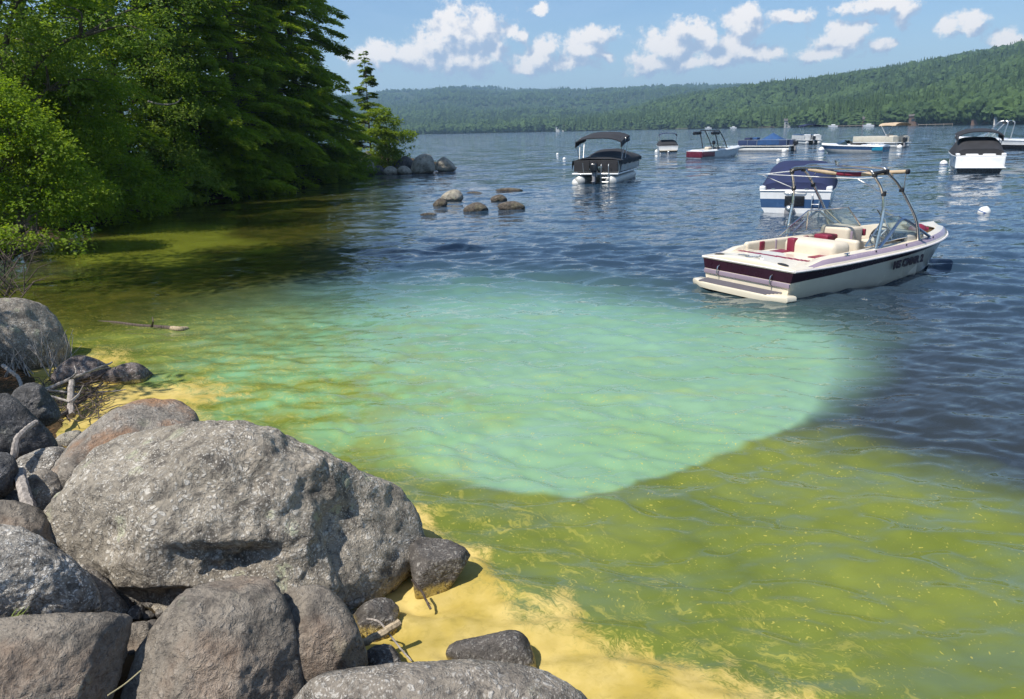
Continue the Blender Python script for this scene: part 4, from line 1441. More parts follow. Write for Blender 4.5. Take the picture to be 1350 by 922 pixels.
def gb(px, py):
    """a foot on the bank at this spot of the shore"""
    p_ = G(px, py, 0)
    hh = float(land_h(np.array([p_[:2]]), sdf_poly(np.array([p_[:2]]), LANDP))[0])
    p_[2] = max(hh, .0)
    return p_


def at_d(px, dist):
    d = ray(px, 200)
    a = math.atan2(d[0], d[1])
    x, y = dist * math.sin(a), dist * math.cos(a)
    hh = float(land_h(np.array([[x, y]]), sdf_poly(np.array([[x, y]]), LANDP))[0])
    return np.array([x, y, max(hh, 0)])


SHORE_PX = [(-60, 360), (25, 335), (70, 318), (105, 303), (200, 275), (290, 262), (380, 243), (425, 235), (475, 229), (520, 228.5)]


def bank(px, back):
    y = float(np.interp(px, [q_[0] for q_ in SHORE_PX], [q_[1] for q_ in SHORE_PX]))
    p_ = G(px, y, 0)
    return at_d(px, math.hypot(p_[0], p_[1]) + back)


BT = 'trees crowding the left bank'
# left bush, close
broadleaf('bright light green leafy bush at the left edge, nearest of the bank', bank(8, .3), [(.2, -.4, .9, 1.6, 1.4, 1.0), (.9, -.7, .7, 1.0, .9, .8), (-.3, 0, 2.3, 1.4, 1.2, 1.1), (.45, -.3, 3.0, 1.0, 1.0, .9), (-1.2, .3, 3.2, 1.4, 1.2, 1.3), (.9, .1, 1.8, 1.0, .9, .9), (-.1, 0, 3.9, .9, .8, .6), (1.1, -.2, 2.6, .7, .7, .5)],
          42000, .10, LM_light, .09, 1, 'leafy_bush', 'bush', BT, clump=12, csz=.5)
broadleaf('drooping beech in deep shade between the bright bush and the maple', bank(96, 2.2), [(1.0, -2.2, .9, 1.2, 1.0, .7), (1.6, -2.8, 1.2, 1.1, .9, .6), (.2, -1.2, 1.0, 1.5, 1.1, .9), (.2, -1.2, 2.4, 1.7, 1.3, .9), (1.4, -1.6, 2.9, 1.3, 1.1, .6), (-.8, -.6, 3.4, 1.5, 1.3, .8), (.4, -1.0, 4.3, 1.9, 1.4, .6), (1.6, -1.4, 4.1, 1.4, 1.1, .5), (-1, -.8, 4.8, 1.6, 1.3, .6)],
          46000, .105, LM_mid, .14, 2, 'beech_tree', 'tree', BT, clump=12, lean=(.06, -.12), csz=.6)
broadleaf('tall shady oak at the upper left with bare grey branches', at_d(20, 28.5), [(0, 0, 5.4, 2.6, 2.0, 1.3), (1.6, -.6, 6.9, 2.0, 1.6, 1.1), (-2, 0, 7.2, 2.4, 1.8, 1.3), (.4, 0, 8.6, 2.8, 2.2, 1.4), (2.4, -.5, 8.8, 1.8, 1.5, 1.1), (0, .5, 10.4, 2.6, 2.2, 1.3), (3.4, -.3, 5.8, 1.7, 1.4, 1.0), (-1, -.2, 4.2, 1.8, 1.4, .9), (1.6, .2, 4.4, 1.8, 1.4, 1.0)],
          46000, .115, LM_blue, .24, 3, 'oak_tree', 'tree', BT, clump=12, csz=.7)
broadleaf('grey green maple standing between the oak and the dark hemlocks', bank(205, 2.4), [(0, -1.0, 2.6, 1.9, 1.5, 1.1), (-.6, -.6, 4.3, 1.9, 1.6, 1.0), (.9, -.9, 5.3, 1.7, 1.4, .9), (0, -.6, 6.7, 2.1, 1.7, 1.0), (-1.2, 0, 7.6, 1.8, 1.6, 1.0), (1.0, 0, 8.3, 1.9, 1.6, 1.1), (0, 0, 9.9, 2.1, 1.8, 1.1), (-.2, -1.6, 1.5, 1.5, 1.1, .8), (1.6, -1.2, 3.6, 1.3, 1.1, .8)],
          50000, .115, LM_blue, .2, 4, 'maple_tree', 'tree', BT, clump=12, csz=.65)
FZ = (-2.9, .75)
hemlock('tall dark hemlock in the middle of the left bank', bank(262, 1.8), 17.0, 4.1, 64000, .175, LM_hem, .26, 5, group=BT, az=FZ, z0=.03)
hemlock('hemlock with bright tipped sprays right of the middle one', bank(318, 1.8), 18.5, 4.2, 64000, .185, LM_hem, .26, 6, group=BT, hue0=.45, az=FZ, z0=.03)
hemlock('tall hemlock at the right end of the trees against the sky', bank(397, 1.8), 20.0, 4.9, 98000, .215, LM_hem, .3, 7, group=BT, hue0=.45, z0=.015, shape=.5)
hemlock('dense hemlock just left of the tall right-hand one', bank(358, 2.2), 22.0, 4.4, 68000, .205, LM_hem, .28, 8, group=BT, hue0=.4, az=FZ, z0=.03)
hemlock('hemlock behind the grey green maple', bank(165, 6.5), 19.0, 4.6, 32000, .24, LM_hem, .26, 9, group=BT, z0=.03)
hemlock('hemlock deep in the shade behind the leafy bush', at_d(60, 33), 20.0, 4.6, 32000, .24, LM_hem, .26, 10, group=BT, z0=.03)
hemlock('hemlock standing behind the dark middle hemlock', bank(245, 6), 19.0, 5.2, 34000, .28, LM_hem, .28, 11, group=BT, z0=.03)
hemlock('farther hemlock filling the gap behind the bright tipped one', bank(322, 7), 21.0, 5.4, 34000, .28, LM_hem, .28, 12, group=BT, z0=.03)
hemlock('hemlock behind the oak at the far upper left', at_d(-60, 34), 19.0, 4.4, 22000, .26, LM_hem, .26, 13, group=BT, z0=.03)
hemlock('dark hemlock half hidden behind the tall right-hand one', bank(372, 6), 19.0, 4.8, 32000, .28, LM_hem, .28, 23, group=BT, z0=.02)
broadleaf('low yellow green shrub at the waterline under the bright tipped hemlock', bank(352, .2), [(0, -.6, .8, 1.3, 1.1, .9), (.7, -.9, 1.5, 1.0, .9, .7), (-.9, -.3, 1.4, 1.1, .9, .8), (-.2, -.4, 2.5, 1.1, .9, .8), (.4, -.5, 3.3, .8, .8, .5)],
          15000, .13, LM_yel, .06, 14, 'leafy_shrub', 'shrub', BT, csz=.5)
broadleaf('mid green shrub leaning over the water left of the yellow green one', bank(298, .2), [(0, -.6, .8, 1.5, 1.1, .8), (.9, -1.0, 1.0, 1.1, .9, .7), (-1.4, -.3, 1.1, 1.4, 1.1, .9), (-.2, -.4, 2.2, 1.4, 1.1, .8), (-2.4, -.3, 1.0, 1.1, .9, .8)],
          16000, .12, LM_mid, .06, 15, 'leafy_shrub', 'shrub', BT, csz=.5)
broadleaf('dusky shrub low on the bank below the maple', bank(224, .2), [(0, -.6, .7, 1.6, 1.1, .75), (-1.3, -.3, 1.1, 1.4, 1.1, .8), (1.2, -.6, 1.1, 1.2, .9, .8), (.1, -.3, 2.0, 1.4, 1.0, .8), (-2.3, -.2, .9, 1.2, 1, .8)],
          16000, .115, LM_blue, .06, 16, 'leafy_shrub', 'shrub', BT, csz=.5)
broadleaf('dark shrub under the beech in the deepest shade of the bank', bank(148, .8), [(0, -.2, .7, 1.6, 1.1, .8), (-1.3, 0, 1.0, 1.4, 1.1, .9), (1.2, -.2, 1.0, 1.3, .9, .8)],
          11000, .11, LM_mid, .06, 24, 'leafy_shrub', 'shrub', BT, csz=.5)
broadleaf('low green undergrowth bush at the foot of the tall right-hand hemlock', bank(424, .1), [(0, -.2, .6, 1.6, 1.1, .7), (1.6, -.1, .6, 1.5, 1.0, .7), (-1.8, -.1, .8, 1.6, 1.1, .8), (.4, .2, 1.5, 1.5, 1.1, .8), (-1.2, .2, 1.9, 1.2, 1.0, .8)],
          15000, .14, LM_mid, .05, 17, 'leafy_shrub', 'shrub', BT, csz=.5)
broadleaf('second low bush at the foot of the hemlocks, nearest the wooded point', bank(452, .2), [(0, 0, .6, 1.5, 1.0, .7), (1.2, -.1, .7, 1.1, .9, .7), (-1.4, 0, .8, 1.3, .9, .7), (-.4, .2, 1.6, 1.2, 1.0, .8)],
          15000, .15, LM_mid, .05, 18, 'leafy_shrub', 'shrub', BT, csz=.5)
hemlock('slender young spruce standing alone on the wooded point', bank(489, 2.2), 8.6, 1.8, 20000, .2, LM_spr, .09, 19, name='spruce_tree', z0=.12, shape=.95, tilt=.3, droop=.2, limb_gap=.32, hue0=.5)
broadleaf('young larch with long bright boughs at the foot of the spruce', bank(511, 1.2), [(0, 0, .8, 1.3, 1.0, .8), (.4, 0, 1.8, 1.2, .9, .5), (1.2, 0, 2.4, 1.0, .7, .3), (-.6, 0, 2.6, 1.0, .8, .4), (.1, 0, 3.4, .9, .7, .4), (-.4, 0, 4.0, .7, .6, .35)],
          11000, .16, LM_yel, .06, 20, 'larch_sapling', 'tree', None, csz=.5, droop=-.1)
broadleaf('tall oak on the bank just outside the left edge, shading the cove', (-11.8, 14.6, .8), [(0, 0, 8, 3.0, 2.4, 1.6), (1.4, .6, 10.2, 2.6, 2.2, 1.5), (-.6, -.8, 11.8, 2.6, 2.2, 1.4), (.9, -1.6, 9.0, 2.2, 1.8, 1.3), (1.6, .4, 12.6, 2.0, 1.8, 1.2)],
          26000, .15, LM_mid, .24, 31, 'oak_tree', 'tree', BT, clump=12, csz=.8)
broadleaf('small maple on the bank just outside the left edge, over the weathered boulder', (-8.7, 7.0, .8), [(0, 0, 2.6, 1.3, 1.1, .7), (.5, .3, 3.5, 1.2, 1.0, .6), (-.3, -.4, 4.2, 1.0, .9, .6)],
          5500, .13, LM_mid, .09, 32, 'maple_tree', 'tree', BT, clump=12, csz=.6)
broadleaf('bright young beech leaning out low over the water, right of the leafy bush', bank(140, -.2), [(.5, -.8, .9, .9, .8, .35), (1.3, -1.2, 1.2, .9, .7, .35), (.1, -.6, 1.6, .9, .7, .35), (1.0, -.9, 2.0, .8, .7, .3), (-.5, -.5, 1.2, .7, .6, .35), (1.9, -1.4, .8, .6, .5, .3)],
          7500, .12, LM_light, .05, 33, 'beech_sapling', 'tree', BT, csz=.5)
broadleaf('yellow green birch crown catching the sun between the maple and the dark hemlock', bank(232, 1.0), [(0, -.8, 4.0, 1.2, .9, .45), (.6, -.9, 5.2, 1.1, .9, .45), (-.5, -.7, 6.2, 1.2, .9, .5), (.4, -.6, 7.4, 1.2, .9, .5), (.3, -.9, 2.8, 1.0, .8, .4)],
          12000, .12, LM_light, .08, 34, 'birch_tree', 'tree', BT, csz=.55)
# bare grey branches in front of the oak
for k, (lab, pts) in enumerate([('bare grey branch arching through the oak crown', [(22, 52, 0), (50, 50, 0), (78, 40, 0), (98, 22, 0)]), ('bare drooping branch below the arching one', [(26, 54, 0), (44, 60, 0), (50, 72, 0)]),
                                ('bare pale branch sticking out of the beech', [(195, 134, 1), (215, 138, 1), (232, 136, 1), (240, 128, 1)])]):
    dd = 24.5 if k < 2 else 26.0
    P = smooth_path([CAM + ray(x, y) * dd for x, y, _ in pts], 6)
    tag(PB().add(tube(P, [.045 - .035 * i / (len(P) - 1) for i in range(len(P))], 6)).build('bare_branch', BK_grey), lab, 'branch')

# ------------------------------------------------------------------ boat materials
GEL = pmat('gelcoat_cream', (.74, .655, .50), .22, coat=.5, var=.05)
WHT = pmat('gelcoat_white', (.76, .76, .74), .25, coat=.5, var=.05)
PUR = pmat('gelcoat_dark_purple', (.030, .007, .016), .28, coat=.15, spec=.3, var=.2)
LIL = pmat('gelcoat_lilac', (.30, .235, .285), .25, coat=.4, var=.08)
BLU = pmat('gelcoat_blue', (.035, .085, .19), .22, coat=.5, var=.1)
TEAL = pmat('gelcoat_teal', (.02, .22, .34), .25, coat=.4)
REDM = pmat('gelcoat_red', (.12, .008, .022), .25, coat=.5)
BLK = pmat('gelcoat_black', (.012, .012, .014), .25, coat=.4)
VIN = pmat('vinyl_cream', (.66, .58, .45), .55, var=.08, bump=.001)
VINR = pmat('vinyl_burgundy', (.20, .015, .04), .5, var=.1)
RUB = pmat('rubber_black', (.018, .018, .02), .7)
PAD = pmat('tread_grey', (.11, .10, .115), .8, bump=.001)
CHR = pmat('stainless_tube', (.72, .70, .66), .20, metal=1.0, var=.05)
ALU = pmat('brushed_aluminium', (.62, .62, .60), .38, metal=1.0, var=.1)
ALW = pmat('aluminium_pale', (.62, .61, .57), .45, metal=.3, var=.12)
CANB = pmat('canvas_black', (.025, .025, .028), .85, bump=.004, bscale=14, var=.3)
CANN = pmat('canvas_navy', (.014, .022, .075), .8, bump=.004, bscale=10, var=.25)
CANU = pmat('canvas_blue', (.02, .075, .20), .8, bump=.004, bscale=10, var=.25)
CANT = pmat('canvas_tan', (.50, .38, .25), .85, bump=.004, bscale=20, var=.2)
FLR = pmat('cockpit_carpet', (.12, .105, .09), .95)
GLS = glass_mat('windscreen_glass')
BUOYW = pmat('buoy_white', (.78, .77, .72), .4, var=.12, scale=6)
BUOYB = pmat('buoy_blue', (.03, .09, .3), .45)
OUTB = pmat('outboard_black', (.015, .017, .02), .3, coat=.3)
OUTG = pmat('outboard_grey', (.28, .28, .29), .4)


def plan(t, B, p=2.5, e=.62, st=.45):
    u = max(0.0, (t - st) / (1 - st))
    tail = 1 - .07 * max(0, (.22 - t) / .22) ** 1.5
    return B / 2 * max(1 - u ** p, 0) ** e * tail


def hull(parent, L, B, zs, zb, mats, band=(.55, .98), draft=.28, stripe_taper=.35, n=26, bow_rake=.14, name='hull'):
    """mats: bottom, band, rail. One lofted shell with the paint bands on their own rows of faces"""
    rings = []
    for i in range(n + 1):
        t = 1 - (1 - i / n) ** 1.5 if False else i / n
        t = t ** .9
        b = plan(t, B)
        zr = zs + (zb - zs) * t ** 1.6
        lv = []
        for (fz, fb, fx) in ((-1, .0, 1 - bow_rake * 1.5), (-.12, .80, 1 - bow_rake * .95), (.12, .885, 1 - bow_rake * .62), ('lo', .94, 0), ('hi', .985, 0), (.985, 1.0, 1.0)):
            if fz == 'lo':
                f_ = band[0] + (band[1] - band[0]) * stripe_taper * t ** .8
                z = zr * f_
            elif fz == 'hi':
                f_ = band[1] - .0
                z = zr * f_ - .012
            elif fz == -1:
                f_, z = -1, -draft + (draft - .13) * max(0, (t - .62) / .38) ** 2
            else:
                f_, z = fz, zr * fz
            if fx == 0:
                fx = 1 - bow_rake * .62 * (1 - f_) ** 1.1
            lv.append((t * L * fx, b * fb * (1 - .0), z))
        rings.append([(x, -y, z) for (x, y, z) in reversed(lv)] + [(x, y, z) for (x, y, z) in lv[1:]])
    V, F = loft(rings, closed=False, caps=(False, False))
    k = len(rings[0])
    MI = []
    for i in range(n):
        for j in range(k - 1):
            jj = j if j < 5 else 9 - j
            MI.append({0: 2, 1: 1, 2: 0, 3: 0, 4: 3}[jj])
    # transom, banded the same way
    base = len(V)
    r0 = rings[0]
    for j in range(5):
        a, b_ = j, j + 1
        c_, d_ = k - 1 - (j + 1), k - 1 - j
        F.append((a, b_, c_, d_) if b_ != c_ else (a, b_, d_))
        MI.append({0: 2, 1: 1, 2: 4, 3: 0, 4: 3}[j])
    F = [tuple(reversed(q)) for q in F]
    me = np_mesh(name, V, F, mats, True, MI, 35)
    return link(name, me, parent)


def rail_path(L, B, zs, zb, off=0.0, dz=0.0, n=26, t0=0, t1=1):
    out = []
    for i in range(n + 1):
        t = (t0 + (t1 - t0) * i / n)
        out.append((t * L, plan(t, B) + off, zs + (zb - zs) * t ** 1.6 + dz, t))
    return out


def rubrail(parent, L, B, zs, zb, r, mat, name='rub_rail'):
    P = [(x, -y, z) for x, y, z, t in rail_path(L, B, zs, zb, .005, -.01)] + [(x, y, z) for x, y, z, t in reversed(rail_path(L, B, zs, zb, .005, -.01))][1:]
    P = P + [P[0]]
    return PB().add(tube(P, r, 6)).build(name, mat, parent)


def deck_strips(parent, L, B, zs, zb, w, rise0, t0, t1, depth, mats, name='side_deck', n=24):
    """gunwale decks of both sides with the inner coaming"""
    for sg in (-1, 1):
        rows = []
        for x, y, z, t in rail_path(L, B, zs, zb, -.002, .0, n, t0, t1):
            rise = rise0 * sstep(np.array([t]), t0 - .01, t0 + .09)[0] + .012
            yi = max(y - w, .05)
            sh = max(y - w * .42, .06)
            rows.append([(x, sg * y, z + .004), (x, sg * (y - .012), z + rise * .35), (x, sg * sh, z + rise * .85), (x, sg * yi, z + rise), (x, sg * max(yi - .02, .03), z + rise - .02), (x, sg * max(yi - .05, .02), depth)])
        V, F = loft(rows, closed=False, caps=(False, False))
        MI = []
        for i in range(len(rows) - 1):
            MI += [0, 1, 0, 0, 0]
        if sg < 0:
            F = [tuple(reversed(q)) for q in F]
        link(name, np_mesh(name, V, F, mats, True, MI, 50), parent)


def deck_panel(parent, L, B, zs, zb, t0, t1, inset, rise, crown, mat, name, n=10, m=12, mi_fn=None, mats=None):
    rows = []
    for x, y, z, t in rail_path(L, B, zs, zb, 0, 0, n, t0, t1):
        yy = max(y - inset, .02)
        rows.append([(x, yy * (1 - 2 * j / m), z + rise + crown * (1 - (1 - 2 * j / m) ** 2)) for j in range(m + 1)])
    if t0 == 0:      # the deck turns down over the transom edge
        r0 = rows[0]
        rows = [[(-.012, y, zs - .03) for x, y, z in r0], [(-.014, y, zs + (z - zs) * .55) for x, y, z in r0], [(.004, y, z - .008) for x, y, z in r0], [(.03, y, z) for x, y, z in r0]] + rows[1:]
    V, F = loft(rows, closed=False, caps=(False, False))
    MI = [mi_fn(sum(V[i][0] for i in q) / 4, sum(V[i][1] for i in q) / 4) if mi_fn else 0 for q in F]
    return link(name, np_mesh(name, V, [tuple(q) for q in F], mats or mat, True, MI, 50), parent)


def place(name, px, py, heading_rel, label, cat='boat', group=None, z=0.0, heading=None):
    """a boat with its transom centre floating over this spot; heading_rel is measured from the line of sight, to the right"""
    p_ = G(px, py, 0)
    az = math.atan2(p_[0], p_[1]) + R(heading_rel)
    return empty(name, (p_[0], p_[1], z), math.pi / 2 - az, label, cat, group)


MOOR = 'boats moored on the lake'

# ------------------------------------------------------------------ the ski boat in front
L0, B0, ZS, ZB = 5.62, 2.3, .52, .72
sb = empty('ski_boat', (4.22, 13.45, 0), R(30.2), 'cream ski boat with dark purple band and silver wakeboard tower, nearest of the moored boats', 'boat', MOOR)
hull(sb, L0, B0, ZS, ZB, [GEL, PUR, GEL, GEL, GEL], band=(.58, .97), stripe_taper=.90)
PB().add(rbox((-.012, 0, .255), (.03, 2.0, .085), .012)).build('transom_stripe', LIL, sb)
rubrail(sb, L0, B0, ZS, ZB, .022, pmat('rail_vinyl', (.78, .72, .68), .35))
deck_strips(sb, L0, B0, ZS, ZB, .24, .12, .06, .92, .05, [GEL, LIL])


def hatch_mi(x, y):
    return 1 if abs((x - .30) - (.55 - .33 * (1 - (y / 1.05) ** 2))) < .06 and abs(y) < .95 else 0


deck_panel(sb, L0, B0, ZS, ZB, 0.0, .155, .0, .012, .085, GEL, 'rear_deck', 26, 40, hatch_mi, [GEL, VINR])
deck_panel(sb, L0, B0, ZS, ZB, .90, 1.0, .0, .015, .10, GEL, 'fore_deck', 10, 12)
# deck end walls so that the well is closed
PB().add(box((.93, 0, .33), (.03, 2.02, .52))).build('rear_bulkhead', VIN, sb)
PB().add(box((2.4, 0, .03), (2.95, 1.66, .04))).add(box((4.3, 0, .04), (.84, .9, .04))).build('floor', FLR, sb)
# swim platform with its grey treads
pf = PB()
rows = []
for i in range(9):
    y = -1.12 + 2.24 * i / 8
    e = (abs(y) / 1.12) ** 5
    rows.append((-.34 + .16 * e, y))
ring_t = [(x, y, .11) for x, y in rows] + [(.02, 1.14, .11), (.02, -1.14, .11)]
cx_ = [sum(p_[i] for p_ in ring_t) / len(ring_t) for i in range(2)]
sh = lambda f_, z: [(cx_[0] + (x - cx_[0]) * f_, cx_[1] + (y - cx_[1]) * f_, z) for x, y, _ in ring_t]
pf.add(loft([sh(.97, .0), sh(1.0, .03), sh(1.0, .08), sh(.985, .105), sh(.95, .112)]))
plat = pf.build('swim_platform', GEL, sb)
for k in range(5):
    x = -.29 + .068 * k
    hl = .80 + .022 * k
    PB().add(rbox((x, .04, .118), (.040, 2 * hl, .018), .005)).build('tread', PAD, plat)
for y in (-.62, .62):
    h_ = PB().add(tube(smooth_path([(-.012, y, .40), (-.06, y, .36), (-.06, y, .24), (-.012, y, .20)], 5), .012, 7)).build('grab_handle', CHR, sb)
# deck vents, filler, emblem
deck_z = lambda y: ZS + .012 + .085 * (1 - min(1, abs(y) / 1.07) ** 2)
for y in (-.74, .74):
    v = PB().add(lathe([(.01, .0), (.085, .002), (.10, .012), (.07, .02), (.01, .018)], (0, 0, 0), 14))
    v.V = [(.10 + x * .6, y + yy * 1.15, deck_z(y + yy) + z) for x, yy, z in v.V]
    v.build('deck_vent', RUB, sb)
PB().add(lathe([(.01, 0), (.018, .002), (.018, .05), (.006, .055)], (.22, -.12, .60), 10)).build('flag_socket', CHR, sb)
wing = [(.04, .50), (.075, .47), (.07, .16), (.055, .10), (-.005, .03), (-.005, -.03), (.05, -.10), (.07, -.14), (.055, -.38), (.02, -.50), (.0, -.44), (.02, -.2), (.015, -.12), (-.045, -.05), (-.045, .05), (.02, .12), (.03, .2), (.035, .42), (.04, .50)]
em = PB().add(tube([(x * 1.3 + .13, y * .62 + .05, deck_z(y * .62 + .05) + .006) for x, y in wing], .009, 6))
em.build('emblem', ALU, sb)
# cockpit seats
seat = PB().add(rbox((1.12, -.18, .40), (.42, 1.45, .40), .06)).build('rear_seat', VIN, sb)
bk = PB().add(rbox((1.52, -.28, .58), (.52, 1.12, .52), .12)).build('engine_box', VIN, sb)
PB().add(rbox((1.30, .08, .62), (.14, .17, .46), .03)).build('accent_panel', VINR, bk)
PB().add(rbox((1.12, .18, .605), (.34, .26, .02), .008)).build('accent_panel', VINR, seat)
PB().add(rbox((1.12, -.66, .605), (.34, .22, .02), .008)).build('accent_panel', VINR, seat)
pbn = PB().add(rbox((2.1, .70, .26), (2.0, .42, .40), .06)).build('side_bench', VIN, sb)
pbb = PB().add(rbox((2.0, .905, .56), (2.1, .12, .30), .05)).build('bench_backrest', VIN, sb)
for x, wd in ((1.35, .14), (2.62, .16)):
    PB().add(rbox((x, .86, .56), (wd, .07, .27), .02)).build('accent_panel', VINR, pbb)
PB().add(rbox((1.75, .863, .56), (.05, .065, .28), .02)).build('piping_panel', LIL, pbb)
PB().add(rbox((2.95, .62, .62), (.34, .34, .22), .04)).build('burgundy_bolster', VINR, sb)
dvs = PB().add(rbox((2.25, -.55, .34), (.5, .5, .3), .08)).build('driver_seat', VIN, sb)
dvb = PB().add(rbox((2.02, -.55, .62), (.14, .5, .42), .06)).build('driver_backrest', VIN, sb)
# consoles with a walk-through between
for sg in (-1, 1):
    PB().add(rbox((3.42, sg * .62, .45), (.5, .70, .84), .08)).build('console', VIN, sb)
PB().add(rbox((3.18, .2, .5), (.02, .05, .6), .008)).build('door_edge', LIL, sb)
dash = PB().add(rbox((3.22, -.62, .80), (.26, .62, .16), .05)).build('dashboard', BLK, sb)
for k in range(3):
    PB().add(lathe([(.01, 0), (.04, 0), (.045, -.012), (.01, -.014)], (3.085, -.46 - .13 * k, .83), 12, 'X')).build('gauge', CHR, dash)
sw = PB()
ctr, tilt = Vector((2.98, -.55, .80)), R(62)
ringp = [ctr + Matrix.Rotation(-tilt, 3, 'Y') @ Vector((.19 * math.cos(a), .19 * math.sin(a), 0)) for a in [2 * math.pi * i / 24 for i in range(25)]]
sw.add(tube(ringp, .017, 8, cap=False))
sw.build('steering_wheel', RUB, sb)
wheel = [o_ for o_ in sb.children if o_.name.startswith('steering_wheel')][0]
hb = PB().add(ellipsoid(tuple(ctr), (.03, .05, .05), 12, 6))
hb.add(tube([ctr, (3.16, -.58, .74)], .02, 7))
hb.build('hub', CHR, wheel)
for k in range(3):
    a = R(90 + 120 * k)
    e = ctr + Matrix.Rotation(-tilt, 3, 'Y') @ Vector((.185 * math.cos(a), .185 * math.sin(a), 0))
    PB().add(tube([ctr, e], .016, 6)).build('spoke', ALU, wheel)
# bow seats, ball fender
for sg in (-1, 1):
    q = PB()
    rowsb = []
    for x, y, z, t in rail_path(L0, B0, ZS, ZB, -.30, 0, 8, .62, .89):
        rowsb.append([(x, sg * max(y, .04), .50), (x, sg * max(y - .34, .02), .50), (x, sg * max(y - .36, .015), .06), (x, sg * max(y, .04), .06)])
    q.add(loft(rowsb))
    q.build('bow_seat', VIN, sb)
PB().add(rbox((3.75, .68, .66), (.12, .5, .34), .05)).build('bow_backrest', VIN, sb)
PB().add(rbox((3.75, -.68, .66), (.12, .5, .34), .05)).build('bow_backrest', VIN, sb)
PB().add(rbox((3.705, .32, .73), (.06, .12, .14), .02)).build('accent_panel', VINR, sb)
tag(PB().add(ellipsoid((0, 0, 0), (.17, .14, .12), 16, 8)).add(lathe([(.02, .0), (.045, .0), (.045, .06), (.015, .07)], (.15, 0, 0), 8, 'X')).build('ball_fender', VINR, None, loc=tuple(np.array([4.22, 13.45, 0]) + np.array([4.38 * math.cos(R(30.2)) + .42 * math.sin(R(30.2)), 4.38 * math.sin(R(30.2)) - .42 * math.cos(R(30.2)), .80]))), 'burgundy ball fender lying in the bow of the cream ski boat', 'fender')
# windscreen: port and starboard halves, open in the middle
FR = .016
for sg in (-1, 1):
    A = (1.95, sg * .97, .74)
    Bq = (2.62, sg * .84, 1.20)
    C3 = (3.15, sg * .32, 1.28)
    D = (3.60, sg * .32, .88)
    E3 = (3.84, sg * .93, .82)
    Bm = (3.10, sg * .80, 1.20)
    fr_ = empty  # noqa
    ws = PB().add(tube([A, Bq, Bm, C3, D], FR, 7)).add(tube([A, (2.9, sg * .965, .80), E3, D], FR * .8, 6)).add(tube([Bm, E3], FR, 6)).add(tube([Bq, (2.75, sg * .95, .80)], FR * .8, 6))
    wsf = ws.build('windscreen_frame', CHR, sb)

    def pane(pts):
        n_ = (Vector(pts[1]) - Vector(pts[0])).cross(Vector(pts[2]) - Vector(pts[0])).normalized() * .004
        vs = [tuple(Vector(p_) + n_) for p_ in pts] + [tuple(Vector(p_) - n_) for p_ in pts]
        k_ = len(pts)
        fs = [tuple(range(k_)), tuple(reversed(range(k_, 2 * k_)))] + [(i, i + k_, (i + 1) % k_ + k_, (i + 1) % k_) for i in range(k_)]
        return PB().add((vs, fs)).build('glass_pane', GLS, wsf, smooth=False)
    pane([A, (2.75, sg * .95, .80), Bq])
    pane([Bq, (2.75, sg * .95, .80), E3, Bm])
    pane([Bm, E3, D, C3])
# handrail frame on the starboard side (silver blue)
# wakeboard tower
TR = .03
tw = {}
for sg in (-1, 1):
    legA = PB().add(tube(smooth_path([(2.22, sg * 1.0, .64), (2.27, sg * 1.01, 1.0), (2.33, sg * 1.0, 1.38), (2.28, sg * .97, 1.72), (2.10, sg * .90, 2.0)], 6), TR, 9)).build('tower_leg', CHR, sb)
    legF = PB().add(tube(smooth_path([(3.52, sg * 1.0, .72), (3.36, sg * 1.0, 1.12), (3.05, sg * .98, 1.5), (2.72, sg * .95, 1.84), (2.45, sg * .90, 2.03)], 6), TR, 9)).build('tower_leg', CHR, sb)
    for (lg_, p_) in ((legA, (2.31, sg * .985, 1.66)), (legF, (2.86, sg * .965, 1.70))):
        PB().add(lathe([(.03, -.045), (.044, -.04), (.044, .04), (.03, .045)], p_, 10)).build('clamp', RUB, lg_)
    PB().add(tube([(2.08, sg * .9, 2.02), (2.47, sg * .9, 2.05)], TR, 8)).add(lathe([(.03, -.05), (.046, -.04), (.046, .04), (.03, .05)], (2.12, sg * .9, 2.0), 10)).add(lathe([(.03, -.05), (.046, -.04), (.046, .04), (.03, .05)], (2.45, sg * .9, 2.03), 10)).build('corner_joint', RUB, sb)
for x, z in ((2.10, 2.06), (2.47, 2.09)):
    PB().add(tube(smooth_path([(x, -.9, z - .05), (x, -.8, z + .01), (x, -.4, z + .03), (x, .4, z + .03), (x, .8, z + .01), (x, .9, z - .05)], 5), TR, 9)).build('tower_bar', CHR, sb)
PB().add(lathe([(.02, 0), (.035, .01), (.035, .05), (.05, .06), (.05, .10), (.02, .12)], (2.3, .02, 2.12), 10)).build('tow_post', CHR, sb)
PB().add(tube([(2.10, .02, 2.09), (2.30, .02, 2.12), (2.47, .02, 2.12)], .02, 7)).build('centre_bar', CHR, sb)
# rolled bimini along the tower, and its loose frame
rb_ = PB().add(tube(smooth_path([(2.72, -1.10, 2.03), (2.68, -.7, 2.00), (2.64, -.45, 1.97), (2.6, -.3, 1.96)], 4), [x * .72 for x in [.05, .052, .05, .055, .056, .054, .055, .052, .054, .05, .052, .052, .05]], 10)).build('rolled_bimini', CANT, sb)
PB().add(tube(smooth_path([(2.6, -.3, 1.96), (2.58, -.05, 1.955), (2.56, .2, 1.96)], 4), [x * .72 for x in [.056, .062, .06, .058, .062, .06, .06, .058, .05]], 10)).build('burgundy_section', VINR, rb_)
PB().add(tube(smooth_path([(2.56, .2, 1.965), (2.5, .5, 1.99), (2.45, .78, 2.02)], 4), [x * .72 for x in [.055, .06, .058, .054, .05, .048, .045, .04, .036]], 10)).build('tan_section', CANT, rb_)
PB().add(lathe([(.02, -.03), (.045, -.02), (.045, .02), (.02, .03)], (2.72, -1.13, 2.03), 10, 'Y')).build('end_cap', RUB, rb_)
